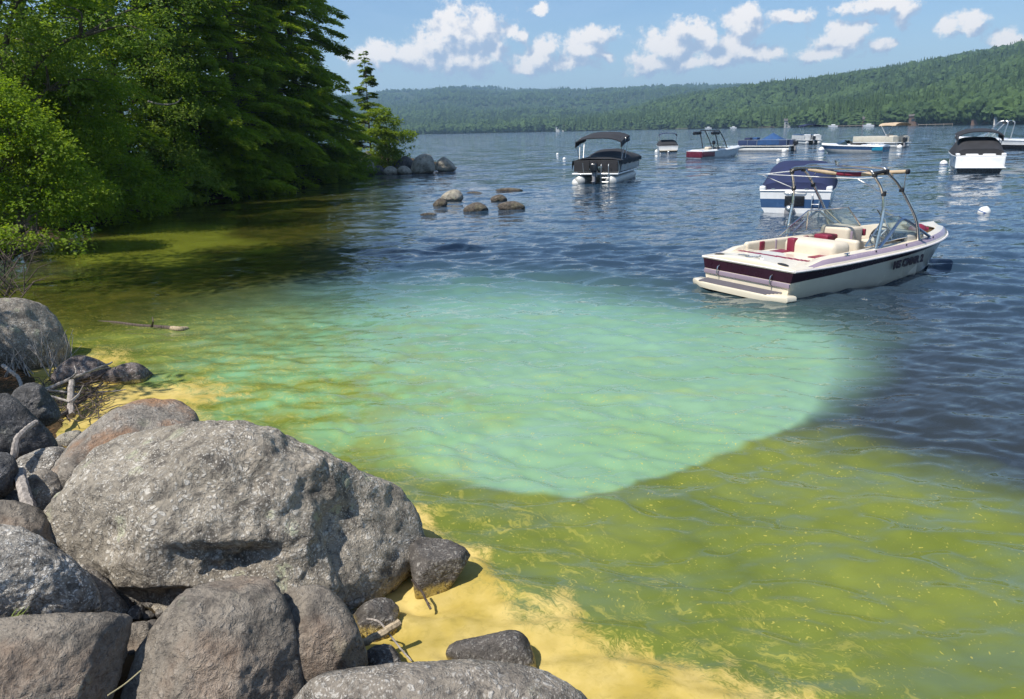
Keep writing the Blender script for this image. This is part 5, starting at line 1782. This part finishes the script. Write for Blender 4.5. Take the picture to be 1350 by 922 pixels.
PB().add(tube([(1.96, 1.62, 1.93), (2.05, .9, 1.92), (2.35, -.4, 1.90), (2.42, -.85, 1.93)], .009, 6)).add(tube([(1.97, 1.55, 1.92), (2.10, .93, 2.0)], .011, 6)).add(tube([(1.97, 1.5, 1.91), (2.30, .985, 1.66)], .009, 6)).add(tube([(2.47, .55, 2.06), (2.75, .95, 1.78)], .009, 5)).add(tube([(2.30, -.45, 1.89), (2.31, -.985, 1.66)], .011, 6)).add(tube([(2.72, -1.1, 2.0), (2.86, -1.0, 1.72)], .008, 5)).build('bimini_frame', ALU, sb)
# grab frame round the starboard console
for sg in (-1, 1):
    PB().add(tube(smooth_path([(2.28, sg * 1.01, .66), (2.55, sg * 1.0, .86), (2.90, sg * .95, 1.10), (3.05, sg * .94, 1.15), (3.2, sg * .95, 1.10), (3.62, sg * .99, .88), (3.9, sg * .97, .76)], 5), .028, 8)).build('grab_rail', pmat('anodised_rail', (.42, .48, .56), .28, metal=1.0), sb)
for sg in (-1, 1):
    for x in (1.35, 4.7):
        y = plan(x / L0, B0) - .10
        PB().add(tube([(x - .07, sg * y, ZS + .17), (x + .07, sg * y, ZS + .17)], .012, 6)).add(box((x, sg * y, ZS + .14), (.05, .03, .06))).build('cleat', CHR, sb)
# snaps along the lilac stripe
for x in (2.1, 3.0, 4.0):
    y = plan(x / L0, B0)
    PB().add(lathe([(.004, 0), (.018, 0), (.018, -.01), (.004, -.012)], (x, -(y - .05), ZS + (ZB - ZS) * (x / L0) ** 1.6 + .10), 8, 'Y')).build('deck_snap', RUB, sb)


def lettering(text, parent, origin, ux, uy, size, mat, name='lettering', bold=.012):
    cu = bpy.data.curves.new(name, 'FONT')
    cu.body = text
    cu.size = size
    cu.extrude = .004
    cu.offset = bold
    tmp = bpy.data.objects.new(name, cu)
    COL.objects.link(tmp)
    dg = bpy.context.evaluated_depsgraph_get()
    me = bpy.data.meshes.new_from_object(tmp.evaluated_get(dg))
    bpy.data.objects.remove(tmp)
    ux, uy = Vector(ux).normalized(), Vector(uy).normalized()
    uz = ux.cross(uy)
    mt = Matrix.Identity(4)
    for i in range(3):
        mt[i][0], mt[i][1], mt[i][2], mt[i][3] = ux[i], uy[i], uz[i], origin[i]
    me.transform(mt)
    me.materials.clear()
    me.materials.append(mat)
    return link(name, me, parent)


hull_o = [o_ for o_ in sb.children if o_.name.startswith('hull')][0]
ya, yb_ = plan(3.0 / L0, B0), plan(4.1 / L0, B0)
lettering('MS CMMR 2', hull_o, (2.62, -1.128, .285), (1.12, .055, .05), (0, -.09, 1), .19, PUR)


# ------------------------------------------------------------------ generic craft
def bimini(parent, x0, x1, w, z, h, mat, legs, sag=.05, arch=.16, thick=.03, side=.22, tilt=.0, name='bimini_top'):
    rows = []
    nx_ = 8
    for i in range(nx_ + 1):
        u = i / nx_
        x = x0 + (x1 - x0) * u
        zc_ = z - tilt * (1 - u) + .05 * math.sin(math.pi * u) - sag * (.5 - .5 * math.cos(4 * math.pi * u)) * .4
        r_ = [(x, w / 2 * 1.0, zc_ - side)]
        for j in range(11):
            v = -1 + 2 * j / 10
            r_.append((x, -v * w / 2 * .985, zc_ + arch * (1 - abs(v) ** 3.2) - .02))
        r_.append((x, -w / 2, zc_ - side))
        rows.append(r_)
    c_ = PB().add(thicken(sheet(rows), thick)).build(name, mat, parent, angle=60)
    for (xa, xb) in legs:
        for sg in (-1, 1):
            PB().add(tube([(xa, sg * w * .46, h), (xb, sg * w * .497, z - side * .4)], .018, 6)).build('bimini_leg', ALU, parent)
    return c_


def canvas_cover(parent, L, B, zs, zb, mat, t0=0.0, t1=.97, peak=.35, px_=.55, skirt=.06, name='boat_cover', notch=None):
    rows = []
    for x, y, z, t in rail_path(L, B, zs, zb, .012, .02, 18, t0, t1):
        hgt = peak * math.exp(-((t - px_) / .30) ** 2) + .05
        r_ = [(x, y, z - skirt)]
        for j in range(13):
            v = 1 - 2 * j / 12
            r_.append((x, v * max(y, .02), z + .02 + hgt * (1 - abs(v) ** 6)))
        r_.append((x, -y, z - skirt))
        rows.append(r_)
    V, F = loft(rows, closed=False, caps=(True, True))
    return link(name, np_mesh(name, V, F, mat, True, None, 60), parent)


def outboard(parent, x, y, z, mat=None, s=1.0):
    r_ = empty  # noqa
    cow = PB().add(rbox((x - .16 * s, y, z + .50 * s), (.42 * s, .34 * s, .44 * s), .11 * s)).build('outboard_motor', mat or OUTB, parent)
    PB().add(rbox((x - .14 * s, y, z + .06 * s), (.18 * s, .15 * s, .62 * s), .05 * s)).add(rbox((x - .16 * s, y, z - .12 * s), (.5 * s, .16 * s, .03 * s), .012 * s)).build('midsection', OUTG, cow)
    PB().add(box((x + .02 * s, y, z + .22 * s), (.1 * s, .26 * s, .26 * s))).build('clamp_bracket', ALU, cow)
    return cow


def sterndrive(parent, x, y=0, z=0.02):
    d = PB().add(rbox((x - .22, y, z + .06), (.40, .26, .30), .1)).add(rbox((x - .08, y, z - .02), (.2, .34, .34), .08)).build('stern_drive', OUTG, parent)
    PB().add(ellipsoid((x - .30, y, z + .14), (.15, .14, .14), 12, 6)).build('drive_cap', ALU, d)
    return d


def pontoon_boat(label, px, py, rel, L, B, fence, trim, cover, deckm, group=MOOR, fender_pos=(), top=None, fence_h=.62, motor=True, rails=True, cover_peak=.5, ladder=False, stern_gap=True, logs=ALW):
    rt = place('pontoon_boat', px, py, rel, label, 'boat', group)
    for y in (-B * .34, B * .34):
        pr = [(.02, 0), (.22, .04), (.30, .12), (.30, L - 1.1), (.26, L - .7), (.16, L - .3), (.03, L - .05)]
        q = PB().add(lathe(pr, (0, y, .16), 18, 'X'))
        lgo = q.build('pontoon', logs, rt)
        PB().add(tube([(.1, y, .465), (L - 1.0, y, .465)], .02, 5)).build('riser', ALU, lgo)
    PB().add(rbox((L * .49, 0, .53), (L * .98, B, .09), .03)).build('deck', deckm, rt)
    z0 = .585
    for sg in (-1, 1):
        # side fence: panels between posts
        xs = np.linspace(.35, L * .95, 6)
        for i in range(5):
            PB().add(rbox(((xs[i] + xs[i + 1]) / 2, sg * (B / 2 - .05), z0 + fence_h / 2), (xs[i + 1] - xs[i] - .06, .03, fence_h - .06), .01)).build('fence_panel', fence, rt)
        for x in xs:
            PB().add(box((x, sg * (B / 2 - .05), z0 + fence_h / 2), (.045, .045, fence_h))).build('fence_post', trim, rt)
        PB().add(tube([(xs[0], sg * (B / 2 - .05), z0 + fence_h + .01), (xs[-1], sg * (B / 2 - .05), z0 + fence_h + .01)], .025, 7)).build('top_rail', trim, rt)
    for (xx, ys) in ((.35, ((-B / 2 + .05, -.35), (.35, B / 2 - .05))), (L * .95, ((-B / 2 + .05, B / 2 - .05),))):
        for (ya_, yb2) in ys:
            PB().add(rbox((xx, (ya_ + yb2) / 2, z0 + fence_h / 2), (.03, yb2 - ya_ - .08, fence_h - .06), .01)).build('fence_panel', fence, rt)
            PB().add(tube([(xx, ya_, z0 + fence_h + .01), (xx, yb2, z0 + fence_h + .01)], .025, 7)).build('top_rail', trim, rt)
    if motor:
        outboard(rt, -.02, 0.0, .30, s=1.15)
    return rt, z0


# pontoon boat with the black cover and bimini
pbt, z0 = pontoon_boat('pontoon boat under a black cover with black bimini, left of the other moored boats', 784, 243, 13.0, 6.9, 2.55, pmat('fence_silver', (.40, .41, .42), .4, metal=.4), ALU, None, WHT)
rows = []
Lc = 6.6
for i in range(17):
    u = i / 16
    x = .22 + Lc * u
    pk = .10 + .42 * math.exp(-((u - .62) / .16) ** 2) + .18 * math.exp(-((u - .95) / .1) ** 2) + .06 * math.exp(-((u - .25) / .12) ** 2)
    r_ = []
    hw = 1.32 + .02 * math.sin(i * 1.7)
    skirt = .20 if u > .05 else .58
    r_.append((x, hw + .01, z0 + .62 - skirt - .06 * math.sin(i * 2.1)))
    for j in range(13):
        v = 1 - 2 * j / 12
        r_.append((x, v * hw, z0 + .64 + pk * (1 - abs(v) ** 3.2) + .012 * math.sin(5 * v + i)))
    r_.append((x, -hw - .01, z0 + .62 - skirt - .06 * math.sin(i * 1.9 + 1)))
    rows.append(r_)
PB().add(loft(rows, closed=False, caps=(False, True))).build('boat_cover', CANB, pbt, angle=60)
PB().add(rbox((.21, .78, z0 + .36), (.05, .86, .60), .02)).add(rbox((.21, -.78, z0 + .36), (.05, .86, .60), .02)).add(rbox((.24, 0, z0 + .50), (.04, .9, .34), .02)).build('cover_apron', CANB, pbt)
bimini(pbt, .7, 3.1, 2.58, 2.50, z0 + .62, CANB, [(1.3, 1.9), (1.3, .8), (2.2, 2.9)], side=.30, arch=.22, thick=.05, tilt=.30)
PB().add(rbox((4.4, .55, 1.45), (.5, .36, .26), .08)).build('console_bulge', pmat('cover_grey', (.14, .14, .13), .8), pbt)
for y in (-.35, -.75):
    PB().add(tube(smooth_path([(-.02, y, .0), (-.05, y, .5), (-.02, y, .95), (.06, y, 1.05)], 4), .022, 7)).build('ladder_rail', ALU, pbt)
for z in (.12, .34, .56):
    PB().add(tube([(-.04, -.35, z), (-.04, -.75, z)], .018, 6)).build('ladder_rung', ALU, pbt)
for y in (.62, -.12):
    PB().add(tube([(.02, y, .55), (.0, y + .05, 1.12)], .02, 6)).build('swim_rail', ALU, pbt)

# boat under navy cover behind the ski boat
bb = place('covered_runabout', 1046, 281, 4.0, 'white and blue runabout under a navy blue cover, right behind the ski boat', 'boat', MOOR)
LB, BB, zs_, zb_ = 6.2, 2.42, .74, .95
hull(bb, LB, BB, zs_, zb_, [WHT, BLU, WHT, WHT, WHT], band=(.22, .64), stripe_taper=.3)
h2 = [o_ for o_ in bb.children][0]
rubrail(bb, LB, BB, zs_, zb_, .03, WHT)
deck_panel(bb, LB, BB, zs_, zb_, 0, .1, .0, .0, .03, WHT, 'rear_deck', 4, 10)
PB().add(rbox((-.02, .0, .40), (.03, .62, .34), .01)).build('drive_recess', BLK, bb)
sterndrive(bb, -.02, .12)
canvas_cover(bb, LB, BB, zs_, zb_, CANN, .035, .985, .74, .40, .03)
for y in (-.98, .98):
    PB().add(rbox((.26, y * 1.08, .80), (.55, .20, .16), .05)).build('stern_corner', WHT, bb)
PB().add(tube([(-.03, -.55, .06), (-.07, -.55, .55), (-.02, -.55, .62)], .02, 6)).add(tube([(-.03, -.78, .06), (-.07, -.78, .55), (-.02, -.78, .62)], .02, 6)).add(tube([(-.06, -.55, .3), (-.06, -.78, .3)], .016, 6)).build('swim_ladder', CHR, bb)
PB().add(tube([(-.02, .35, .69), (-.05, .3, .69), (-.05, -.3, .69), (-.02, -.35, .69)], .014, 6)).build('grab_rail', CHR, bb)
for y, z in ((.7, .80), (-.35, .80)):
    PB().add(box((.0, y, z), (.06, .12, .03))).build('cleat', CHR, bb)

# white cruiser with black cover and bimini
cr = place('white_cruiser', 1290, 228, -6.0, 'white powerboat with black cover and black bimini, by the right edge', 'boat', MOOR)
LC, BC, zs_, zb_ = 7.2, 2.62, .92, 1.2
hull(cr, LC, BC, zs_, zb_, [BLK, WHT, BLK, WHT, BLK], band=(.30, .97), stripe_taper=.1, draft=.3)
rubrail(cr, LC, BC, zs_, zb_, .03, WHT)
deck_panel(cr, LC, BC, zs_, zb_, 0, .12, .0, .0, .04, WHT, 'rear_deck', 4, 10)
PB().add(rbox((-.01, 0, .60), (.10, 2.42, .56), .05)).build('transom_panel', WHT, cr)
PB().add(rbox((-.28, 0, .30), (.62, 2.45, .09), .04)).build('swim_platform', WHT, cr)
canvas_cover(cr, LC, BC, zs_, zb_, CANB, .05, .96, .85, .36, .04)
bimini(cr, 1.3, 3.4, 2.3, 2.15, 1.1, CANB, [(1.9, 1.6), (2.2, 3.0)], side=.30, arch=.26, thick=.05, tilt=.15)
for sg in (-1, 1):
    PB().add(rbox((.22, sg * .42, .985), (.34, .62, .10), .045)).build('headrest_pad', WHT, cr)
    PB().add(rbox((.30, sg * 1.12, 1.0), (.6, .22, .14), .06)).build('stern_corner', WHT, cr)
lettering('S L 8', cr, (-.035, -.35, .52), (0, -1, 0), (0, 0, 1), .12, OUTG, bold=.002)

# small white runabout with a black cover far out
c4 = place('small_runabout', 881, 202.5, -4.0, 'small white runabout with dark cover and bimini, right of the black pontoon boat', 'boat', MOOR)
hull(c4, 5.8, 2.35, .8, 1.05, [WHT, WHT, WHT, BLK, BLK], band=(.45, .97), stripe_taper=.1)
rubrail(c4, 5.8, 2.35, .8, 1.05, .03, WHT)
canvas_cover(c4, 5.8, 2.35, .8, 1.05, CANB, .02, .96, .5, .42, .06)
bimini(c4, .9, 2.6, 2.0, 2.05, .95, CANN, [(1.6, 1.2), (1.7, 2.3)], side=.2)
sterndrive(c4, -.02)
PB().add(rbox((-.1, 0, .30), (.3, 1.9, .10), .04)).build('swim_platform', pmat('platform_tan', (.42, .36, .26), .6), c4)

# wakeboard boat with the red stern
c5 = place('wakeboard_boat', 915, 209, 48.0, 'white wakeboard boat with dark red stern and black tower, right of the small runabout', 'boat', MOOR)
hull(c5, 5.6, 2.3, .62, .9, [WHT, WHT, WHT, BLK, REDM], band=(.35, .97), stripe_taper=.1)
PB().add(rbox((-.02, 0, .34), (.05, 2.1, .56), .02)).add(rbox((.75, -1.12, .36), (1.5, .06, .42), .02)).build('red_stern', REDM, c5)
rubrail(c5, 5.6, 2.3, .62, .9, .025, WHT)
deck_strips(c5, 5.6, 2.3, .62, .9, .24, .12, .02, .92, .1, [WHT, WHT])
deck_panel(c5, 5.6, 2.3, .62, .9, 0.0, .18, .0, .02, .08, WHT, 'rear_deck', 6, 10)
deck_panel(c5, 5.6, 2.3, .62, .9, .66, 1.0, .0, .02, .12, WHT, 'fore_deck', 10, 12)
PB().add(box((2.4, 0, .12), (2.9, 1.8, .05))).build('floor', FLR, c5)
for sg in (-1, 1):
    PB().add(rbox((2.2, sg * .55, .62), (.5, .55, .7), .1)).build('seat', BLK if sg < 0 else VIN, c5)
    PB().add(tube(smooth_path([(2.0, sg * 1.05, .75), (1.8, sg * 1.03, 1.5), (1.5, sg * .98, 2.35), (1.6, sg * .9, 2.48)], 4), .045, 7)).build('tower_leg', BLK, c5)
    PB().add(tube(smooth_path([(3.1, sg * 1.0, .85), (2.7, sg * 1.0, 1.6), (2.1, sg * .95, 2.4), (1.9, sg * .9, 2.48)], 4), .045, 7)).build('tower_leg', BLK, c5)
    PB().add(rbox((1.35, sg * 1.22, 2.24), (.95, .3, .3), .1)).build('board_rack', BLK, c5)
    PB().add(tube([(2.5, sg * .9, .95), (3.1, sg * .75, 1.32), (3.5, sg * .3, 1.36)], .025, 6)).build('windscreen_frame', CHR, c5)
    vs = [(2.5, sg * .9, .93), (3.1, sg * .75, 1.31), (3.5, sg * .3, 1.35), (3.9, sg * .3, .98), (3.7, sg * .86, .9)]
    PB().add(thicken((vs, [(0, 1, 2, 3, 4)]), .01)).build('windscreen', GLS, c5, smooth=False)
PB().add(tube([(1.6, -.9, 2.48), (1.6, .9, 2.48)], .045, 7)).add(tube([(1.9, -.9, 2.48), (1.9, .9, 2.48)], .045, 7)).build('tower_bar', BLK, c5)
PB().add(ellipsoid((2.35, .0, 1.35), (.16, .2, .2), 10, 6)).add(tube([(2.35, 0, .9), (2.35, 0, 1.3)], .04, 6)).build('mirror_pod', BLK, c5)

# pontoon with the bright blue cover, side on
p6, z0 = pontoon_boat('pontoon boat side on with a peaked blue cover, farther out behind the ski boat', 1046, 199, -68.0, 6.4, 2.45, pmat('fence_navy', (.03, .05, .12), .4), ALU, None, ALW)
rows = []
for i in range(11):
    u = i / 10
    x = 1.2 + 2.5 * u
    hgt = .75 * (1 - abs(2 * u - 1)) ** .8
    rows.append([(x, 1.22, z0 + .1)] + [(x, 1.22 * (1 - 2 * j / 8), z0 + .62 + hgt * (1 - (abs(1 - 2 * j / 8)) ** 1.4)) for j in range(9)] + [(x, -1.22, z0 + .1)])
PB().add(loft(rows, closed=False, caps=(True, True))).build('boat_cover', CANU, p6, angle=50)
PB().add(rbox((4.3, .3, z0 + .75), (.6, .8, .32), .1)).build('covered_seat', CANU, p6)
PB().add(rbox((5.4, -.3, z0 + .72), (.7, 1.2, .30), .1)).build('covered_seat', CANN, p6)

# pontoon beyond it, end on
p7, z0 = pontoon_boat('silver pontoon boat end on with dark bimini, beyond the blue covered pontoon', 1072, 190, -18.0, 6.8, 2.5, pmat('fence_pale', (.6, .6, .58), .4), ALU, None, WHT, motor=True)
bimini(p7, .8, 3.6, 2.4, 2.6, z0 + .6, CANN, [(1.5, 1.1), (1.6, 3.2)], side=.2)
PB().add(rbox((.9, .65, z0 + .4), (.6, .9, .7), .1)).add(rbox((.9, -.7, z0 + .4), (.6, .8, .7), .1)).build('lounge_seat', WHT, p7)
PB().add(rbox((5.2, 0, z0 + .66), (1.8, 2.3, .12), .05)).build('bow_cover', CANU, p7)

# low speedboat, side on
c8 = place('speedboat', 1168, 201.5, -72.0, 'low white speedboat side on with dark blue band and teal stern', 'boat', MOOR)
hull(c8, 6.3, 2.2, .62, .78, [ALW, BLU, WHT, ALW, TEAL], band=(.42, .90), stripe_taper=.2)
rubrail(c8, 6.3, 2.2, .62, .78, .035, WHT)
PB().add(rbox((.5, 1.03, .40), (1.0, .05, .34), .015)).build('teal_panel', TEAL, c8)
deck_panel(c8, 6.3, 2.2, .62, .78, 0.0, .42, .0, .02, .14, WHT, 'rear_deck', 8, 10)
deck_panel(c8, 6.3, 2.2, .62, .78, .42, 1.0, .0, .02, .16, WHT, 'fore_deck', 12, 12)
v_ = [(3.3, .95, .72), (3.7, .7, 1.12), (4.1, 0, 1.2), (3.7, -.7, 1.12), (3.3, -.95, .72), (4.3, -.8, .80), (4.9, 0, .92), (4.3, .8, .80)]
PB().add(thicken((v_, [(0, 7, 1), (1, 7, 6, 2), (2, 6, 5, 3), (3, 5, 4)]), .012)).build('windscreen', pmat('smoked_glass', (.015, .03, .03), .1, coat=.8), c8, smooth=False)
PB().add(rbox((2.7, 0, .84), (1.0, 1.5, .18), .08)).build('cockpit_cover', CANB, c8)
for x in (1.4, .7):
    PB().add(rbox((x, 0, .80), (.4, 1.4, .1), .04)).build('rear_pad', WHT, c8)

# cream pontoon with tan bimini
p9, z0 = pontoon_boat('cream pontoon boat with tan bimini, farthest out by the wooded shore', 1190, 194.5, -48.0, 6.6, 2.5, pmat('fence_cream', (.62, .57, .45), .45), pmat('trim_cream', (.68, .64, .55), .4), None, WHT)
bimini(p9, .2, 2.6, 2.4, 2.55, z0 + .6, CANT, [(1.3, .6), (1.4, 2.3)], side=.16, arch=.2)
for y in (-.8, .8):
    PB().add(rbox((.75, y, z0 + .38), (.7, .75, .72), .12)).build('lounge_seat', VIN, p9)
PB().add(rbox((2.6, -.6, z0 + .45), (.6, .6, .85), .1)).build('helm_console', VIN, p9)
for x in (4.4, 5.3):
    PB().add(rbox((x, .7, z0 + .36), (.8, .6, .55), .1)).build('bow_seat', VIN, p9)
PB().add(rbox((2.0, .2, z0 + .3), (.5, .5, .5), .1)).build('captain_chair', OUTG, p9)

# white boat with a tower cut by the right edge
c11 = place('tower_boat', 1362, 197, -74.0, 'white boat with a silver tower, cut by the right edge behind the black covered powerboat', 'boat', MOOR)
hull(c11, 7.0, 2.4, .85, 1.1, [BLK, WHT, WHT, BLK, BLK], band=(.50, .97), stripe_taper=.1)
rubrail(c11, 7.0, 2.4, .85, 1.1, .03, WHT)
deck_panel(c11, 7.0, 2.4, .85, 1.1, .0, .3, .0, .02, .12, WHT, 'rear_deck', 6, 10)
deck_panel(c11, 7.0, 2.4, .85, 1.1, .3, 1.0, .0, .02, .16, WHT, 'fore_deck', 12, 12)
for sg in (-1, 1):
    PB().add(tube(smooth_path([(4.2, sg * 1.0, 1.0), (3.7, sg * 1.0, 1.7), (3.0, sg * .95, 2.55), (2.6, sg * .9, 2.7)], 4), .05, 7)).build('tower_leg', ALU, c11)
    PB().add(tube(smooth_path([(2.4, sg * 1.05, 1.0), (2.3, sg * 1.03, 1.8), (2.2, sg * .95, 2.5), (2.4, sg * .9, 2.7)], 4), .05, 7)).build('tower_leg', ALU, c11)
PB().add(tube([(2.5, -.95, 2.7), (2.5, .95, 2.7)], .05, 7)).add(tube([(2.8, -.95, 2.66), (2.8, .95, 2.66)], .05, 7)).build('tower_bar', ALU, c11)
for y in (-.55, .55):
    PB().add(lathe([(.05, -.16), (.11, -.14), (.11, .14), (.05, .16)], (2.65, y, 2.52), 10, 'X')).build('tower_speaker', BLK, c11)
PB().add(thicken(([(3.4, .95, 1.05), (3.8, .7, 1.5), (4.2, 0, 1.58), (3.8, -.7, 1.5), (3.4, -.95, 1.05), (4.5, -.8, 1.12), (5.1, 0, 1.25), (4.5, .8, 1.12)], [(0, 7, 1), (1, 7, 6, 2), (2, 6, 5, 3), (3, 5, 4)]), .012)).build('windscreen', GLS, c11, smooth=False)

# ------------------------------------------------------------------ buoys
def buoy(px, py, r, label, tilt=0.0, stripe=True, group='white mooring buoys'):
    p_ = G(px, py, 0)
    o_ = empty('mooring_buoy', tuple(p_), 0, label, 'buoy', group)
    o_.rotation_euler = (tilt * .4, tilt, 0)
    pr = [(.02, -r * .95)] + [(r * math.cos(R(a)), r * .1 + r * math.sin(R(a))) for a in range(-70, 80, 15)] + [(.2 * r, r * 1.11), (.16 * r, r * 1.17), (.02, r * 1.17)]
    b_ = PB().add(lathe(pr, seg=18)).build('float', BUOYW, o_)
    if stripe:
        PB().add(lathe([(r * .99, r * .06), (r * 1.012, r * .08), (r * 1.012, r * .18), (r * .99, r * .20)], seg=18)).build('stripe', BUOYB, b_)
    ringp = [(.12 * r * math.cos(a), 0, r * 1.23 + .12 * r * math.sin(a)) for a in [2 * math.pi * i / 10 for i in range(11)]]
    PB().add(tube(ringp, .03 * r, 5, cap=False)).build('ring', RUB, b_)
    return o_


buoy(1297, 281, .19, 'tilted white buoy alone on the water, right of the ski boat bow', .35)
buoy(1244, 217, .25, 'white buoy just left of the black covered powerboat', 0)
buoy(1026, 212.5, .17, 'small white buoy just left of the ski boat tower', 0, False)
buoy(1083, 198.5, .33, 'white buoy left of the low speedboat bow', 0)
buoy(1092, 200.3, .14, 'tiny white buoy close to the one by the speedboat bow', 0, False)
buoy(735, 203.8, .16, 'white speck of a buoy left of the black pontoon boat, the farther of two', 0, False)
buoy(744, 210.2, .17, 'white speck of a buoy left of the black pontoon boat, the nearer of two', 0, False)
buoy(866, 200.5, .26, 'white buoy against the left side of the small runabout', 0, False)
buoy(1254, 212.5, .14, 'tiny white float between the buoy and the powerboat by the right edge', 0, False)
buoy(761, 242.5, .29, 'white ball buoy at the left stern corner of the black pontoon boat', 0, False)
buoy(807, 241.5, .24, 'white ball buoy under the ladder of the black pontoon boat', 0, False)
buoy(998, 197.4, .26, 'white ball buoy at the bow end of the blue covered pontoon', 0, False)
buoy(1034, 199.6, .28, 'white ball buoy against the side of the blue covered pontoon', 0, False)
buoy(1186, 194.8, .30, 'white ball buoy at the near corner of the cream pontoon', 0, False)
buoy(1161, 192.6, .22, 'small white buoy beyond the stern of the low speedboat', 0, False)

# ------------------------------------------------------------------ cottages, docks and boats along the far shore
def shore_at(px, inland=0.0):
    a = px_az(px)
    d = float(shore_d(a)) + inland
    return np.array([d * math.sin(a), d * math.cos(a), 0.0]), -a


HW = [pmat('cottage_white', (.62, .60, .55), .7), pmat('cottage_brown', (.16, .10, .07), .8), pmat('cottage_grey', (.34, .34, .33), .7), pmat('cottage_red', (.22, .06, .05), .7)]
ROOF = pmat('roof_shingle', (.10, .09, .085), .9)
WIN = pmat('dark_window', (.02, .025, .03), .15, coat=.6)


def cottage(px, w_, d_, h_, wm, label, inland=6, z=1.2):
    p_, rz = shore_at(px, inland)
    p_[2] = z
    o_ = empty('cottage', tuple(p_), rz, label, 'house', 'cottages along the far shore')
    PB().add(box((0, 0, h_ / 2 - .6), (w_, d_, h_ + 1.2))).build('wall', wm, o_, smooth=False)
    rf = [(-w_ / 2 - .4, -d_ / 2 - .5, h_ - .1), (w_ / 2 + .4, -d_ / 2 - .5, h_ - .1), (w_ / 2 + .4, 0, h_ + w_ * .22), (-w_ / 2 - .4, 0, h_ + w_ * .22), (-w_ / 2 - .4, d_ / 2 + .5, h_ - .1), (w_ / 2 + .4, d_ / 2 + .5, h_ - .1)]
    PB().add((rf, [(0, 1, 2, 3), (3, 2, 5, 4), (0, 3, 4), (1, 5, 2), (0, 4, 5, 1)])).build('roof', ROOF, o_, smooth=False)
    for k in range(3):
        PB().add(box(((k - 1) * w_ * .29, -d_ / 2 - .02, h_ * .5), (w_ * .17, .1, h_ * .36))).build('window', WIN, o_, smooth=False)


for px_, w_, h_, wm, lab in [(1041, 9, 4.0, HW[2], 'grey cottage in the trees behind the silver pontoon boat'), (738, 10, 5, HW[0], 'pale cottage at the foot of the far ridge left of the black bimini'),
                             (1210, 11, 4.5, HW[1], 'dark brown cottage in the trees right of the tan bimini'), (1322, 9, 4.2, HW[0], 'white cottage on the far shore nearest the right edge'),
                             (1296, 12, 4.5, HW[1], 'brown cottage behind the bimini of the black covered powerboat'), (1145, 8, 3.5, HW[3], 'reddish cottage left of the cream pontoon boat')]:
    cottage(px_, w_, 7, h_, wm, lab, 9 if wm != HW[1] else 12)


def far_boat(px, ln, label, dz=1.1):
    p_, rz = shore_at(px, -14)
    o_ = empty('far_boat', tuple(p_), rz + math.pi, label, 'boat', 'boats docked on the far shore')
    hull(o_, ln, 2.4, dz, dz * 1.2, [WHT, WHT, WHT, WHT, WHT], n=10)
    PB().add(rbox((ln * .45, 0, dz + .35), (ln * .4, 1.9, .8), .25)).build('canopy', WHT, o_)


for px_, ln, lab in [(1104, 6.5, 'white boat docked on the far shore left of the cream pontoon'), (1152, 7, 'white boat docked on the far shore above the low speedboat stern'), (971, 6, 'white boat docked on the far shore left of the blue covered pontoon'), (938, 6.5, 'white boat docked on the far shore above the wakeboard boat'), (541, 7, 'white boat at the far shore beside the tip of the larch boughs')]:
    far_boat(px_, ln, lab)


def dock(px, ln, label):
    p_, rz = shore_at(px, -9)
    o_ = empty('dock', tuple(p_), rz, label, 'dock', 'docks on the far shore')
    PB().add(box((0, 0, .75), (ln, 2.2, .2))).build('deck', pmat('dock_wood', (.40, .33, .25), .85), o_)
    for k in range(5):
        PB().add(tube([(-ln / 2 + ln * k / 4, -.9, -.6), (-ln / 2 + ln * k / 4, -.9, 1.1)], .12, 6)).build('post', BK_grey, o_)


for px_, ln, lab in [(1120, 15, 'wooden dock on the far shore above the speedboat bow'), (1232, 17, 'wooden dock on the far shore right of the tan bimini'), (898, 12, 'wooden dock on the far shore above the small runabout'), (1010, 12, 'wooden dock on the far shore above the blue covered pontoon')]:
    dock(px_, ln, lab)

# ------------------------------------------------------------------ air
hz_m = bpy.data.materials.new('summer_haze')
hz_m.use_nodes = True
t = NT(hz_m.node_tree)
vp = t.node('ShaderNodeVolumePrincipled', {'Color': (.50, .76, 1.0), 'Density': 0.00022, 'Anisotropy': .15})
t.node('ShaderNodeOutputMaterial', {'Volume': vp.outputs[0]})
zt, zb0 = 228.0, -3.5
RX = 6200.0
PB().add(box((0, 0, (zt + zb0) / 2), (2 * RX, 2 * RX, zt - zb0))).build('haze', hz_m, None, smooth=False)['kind'] = 'stuff'
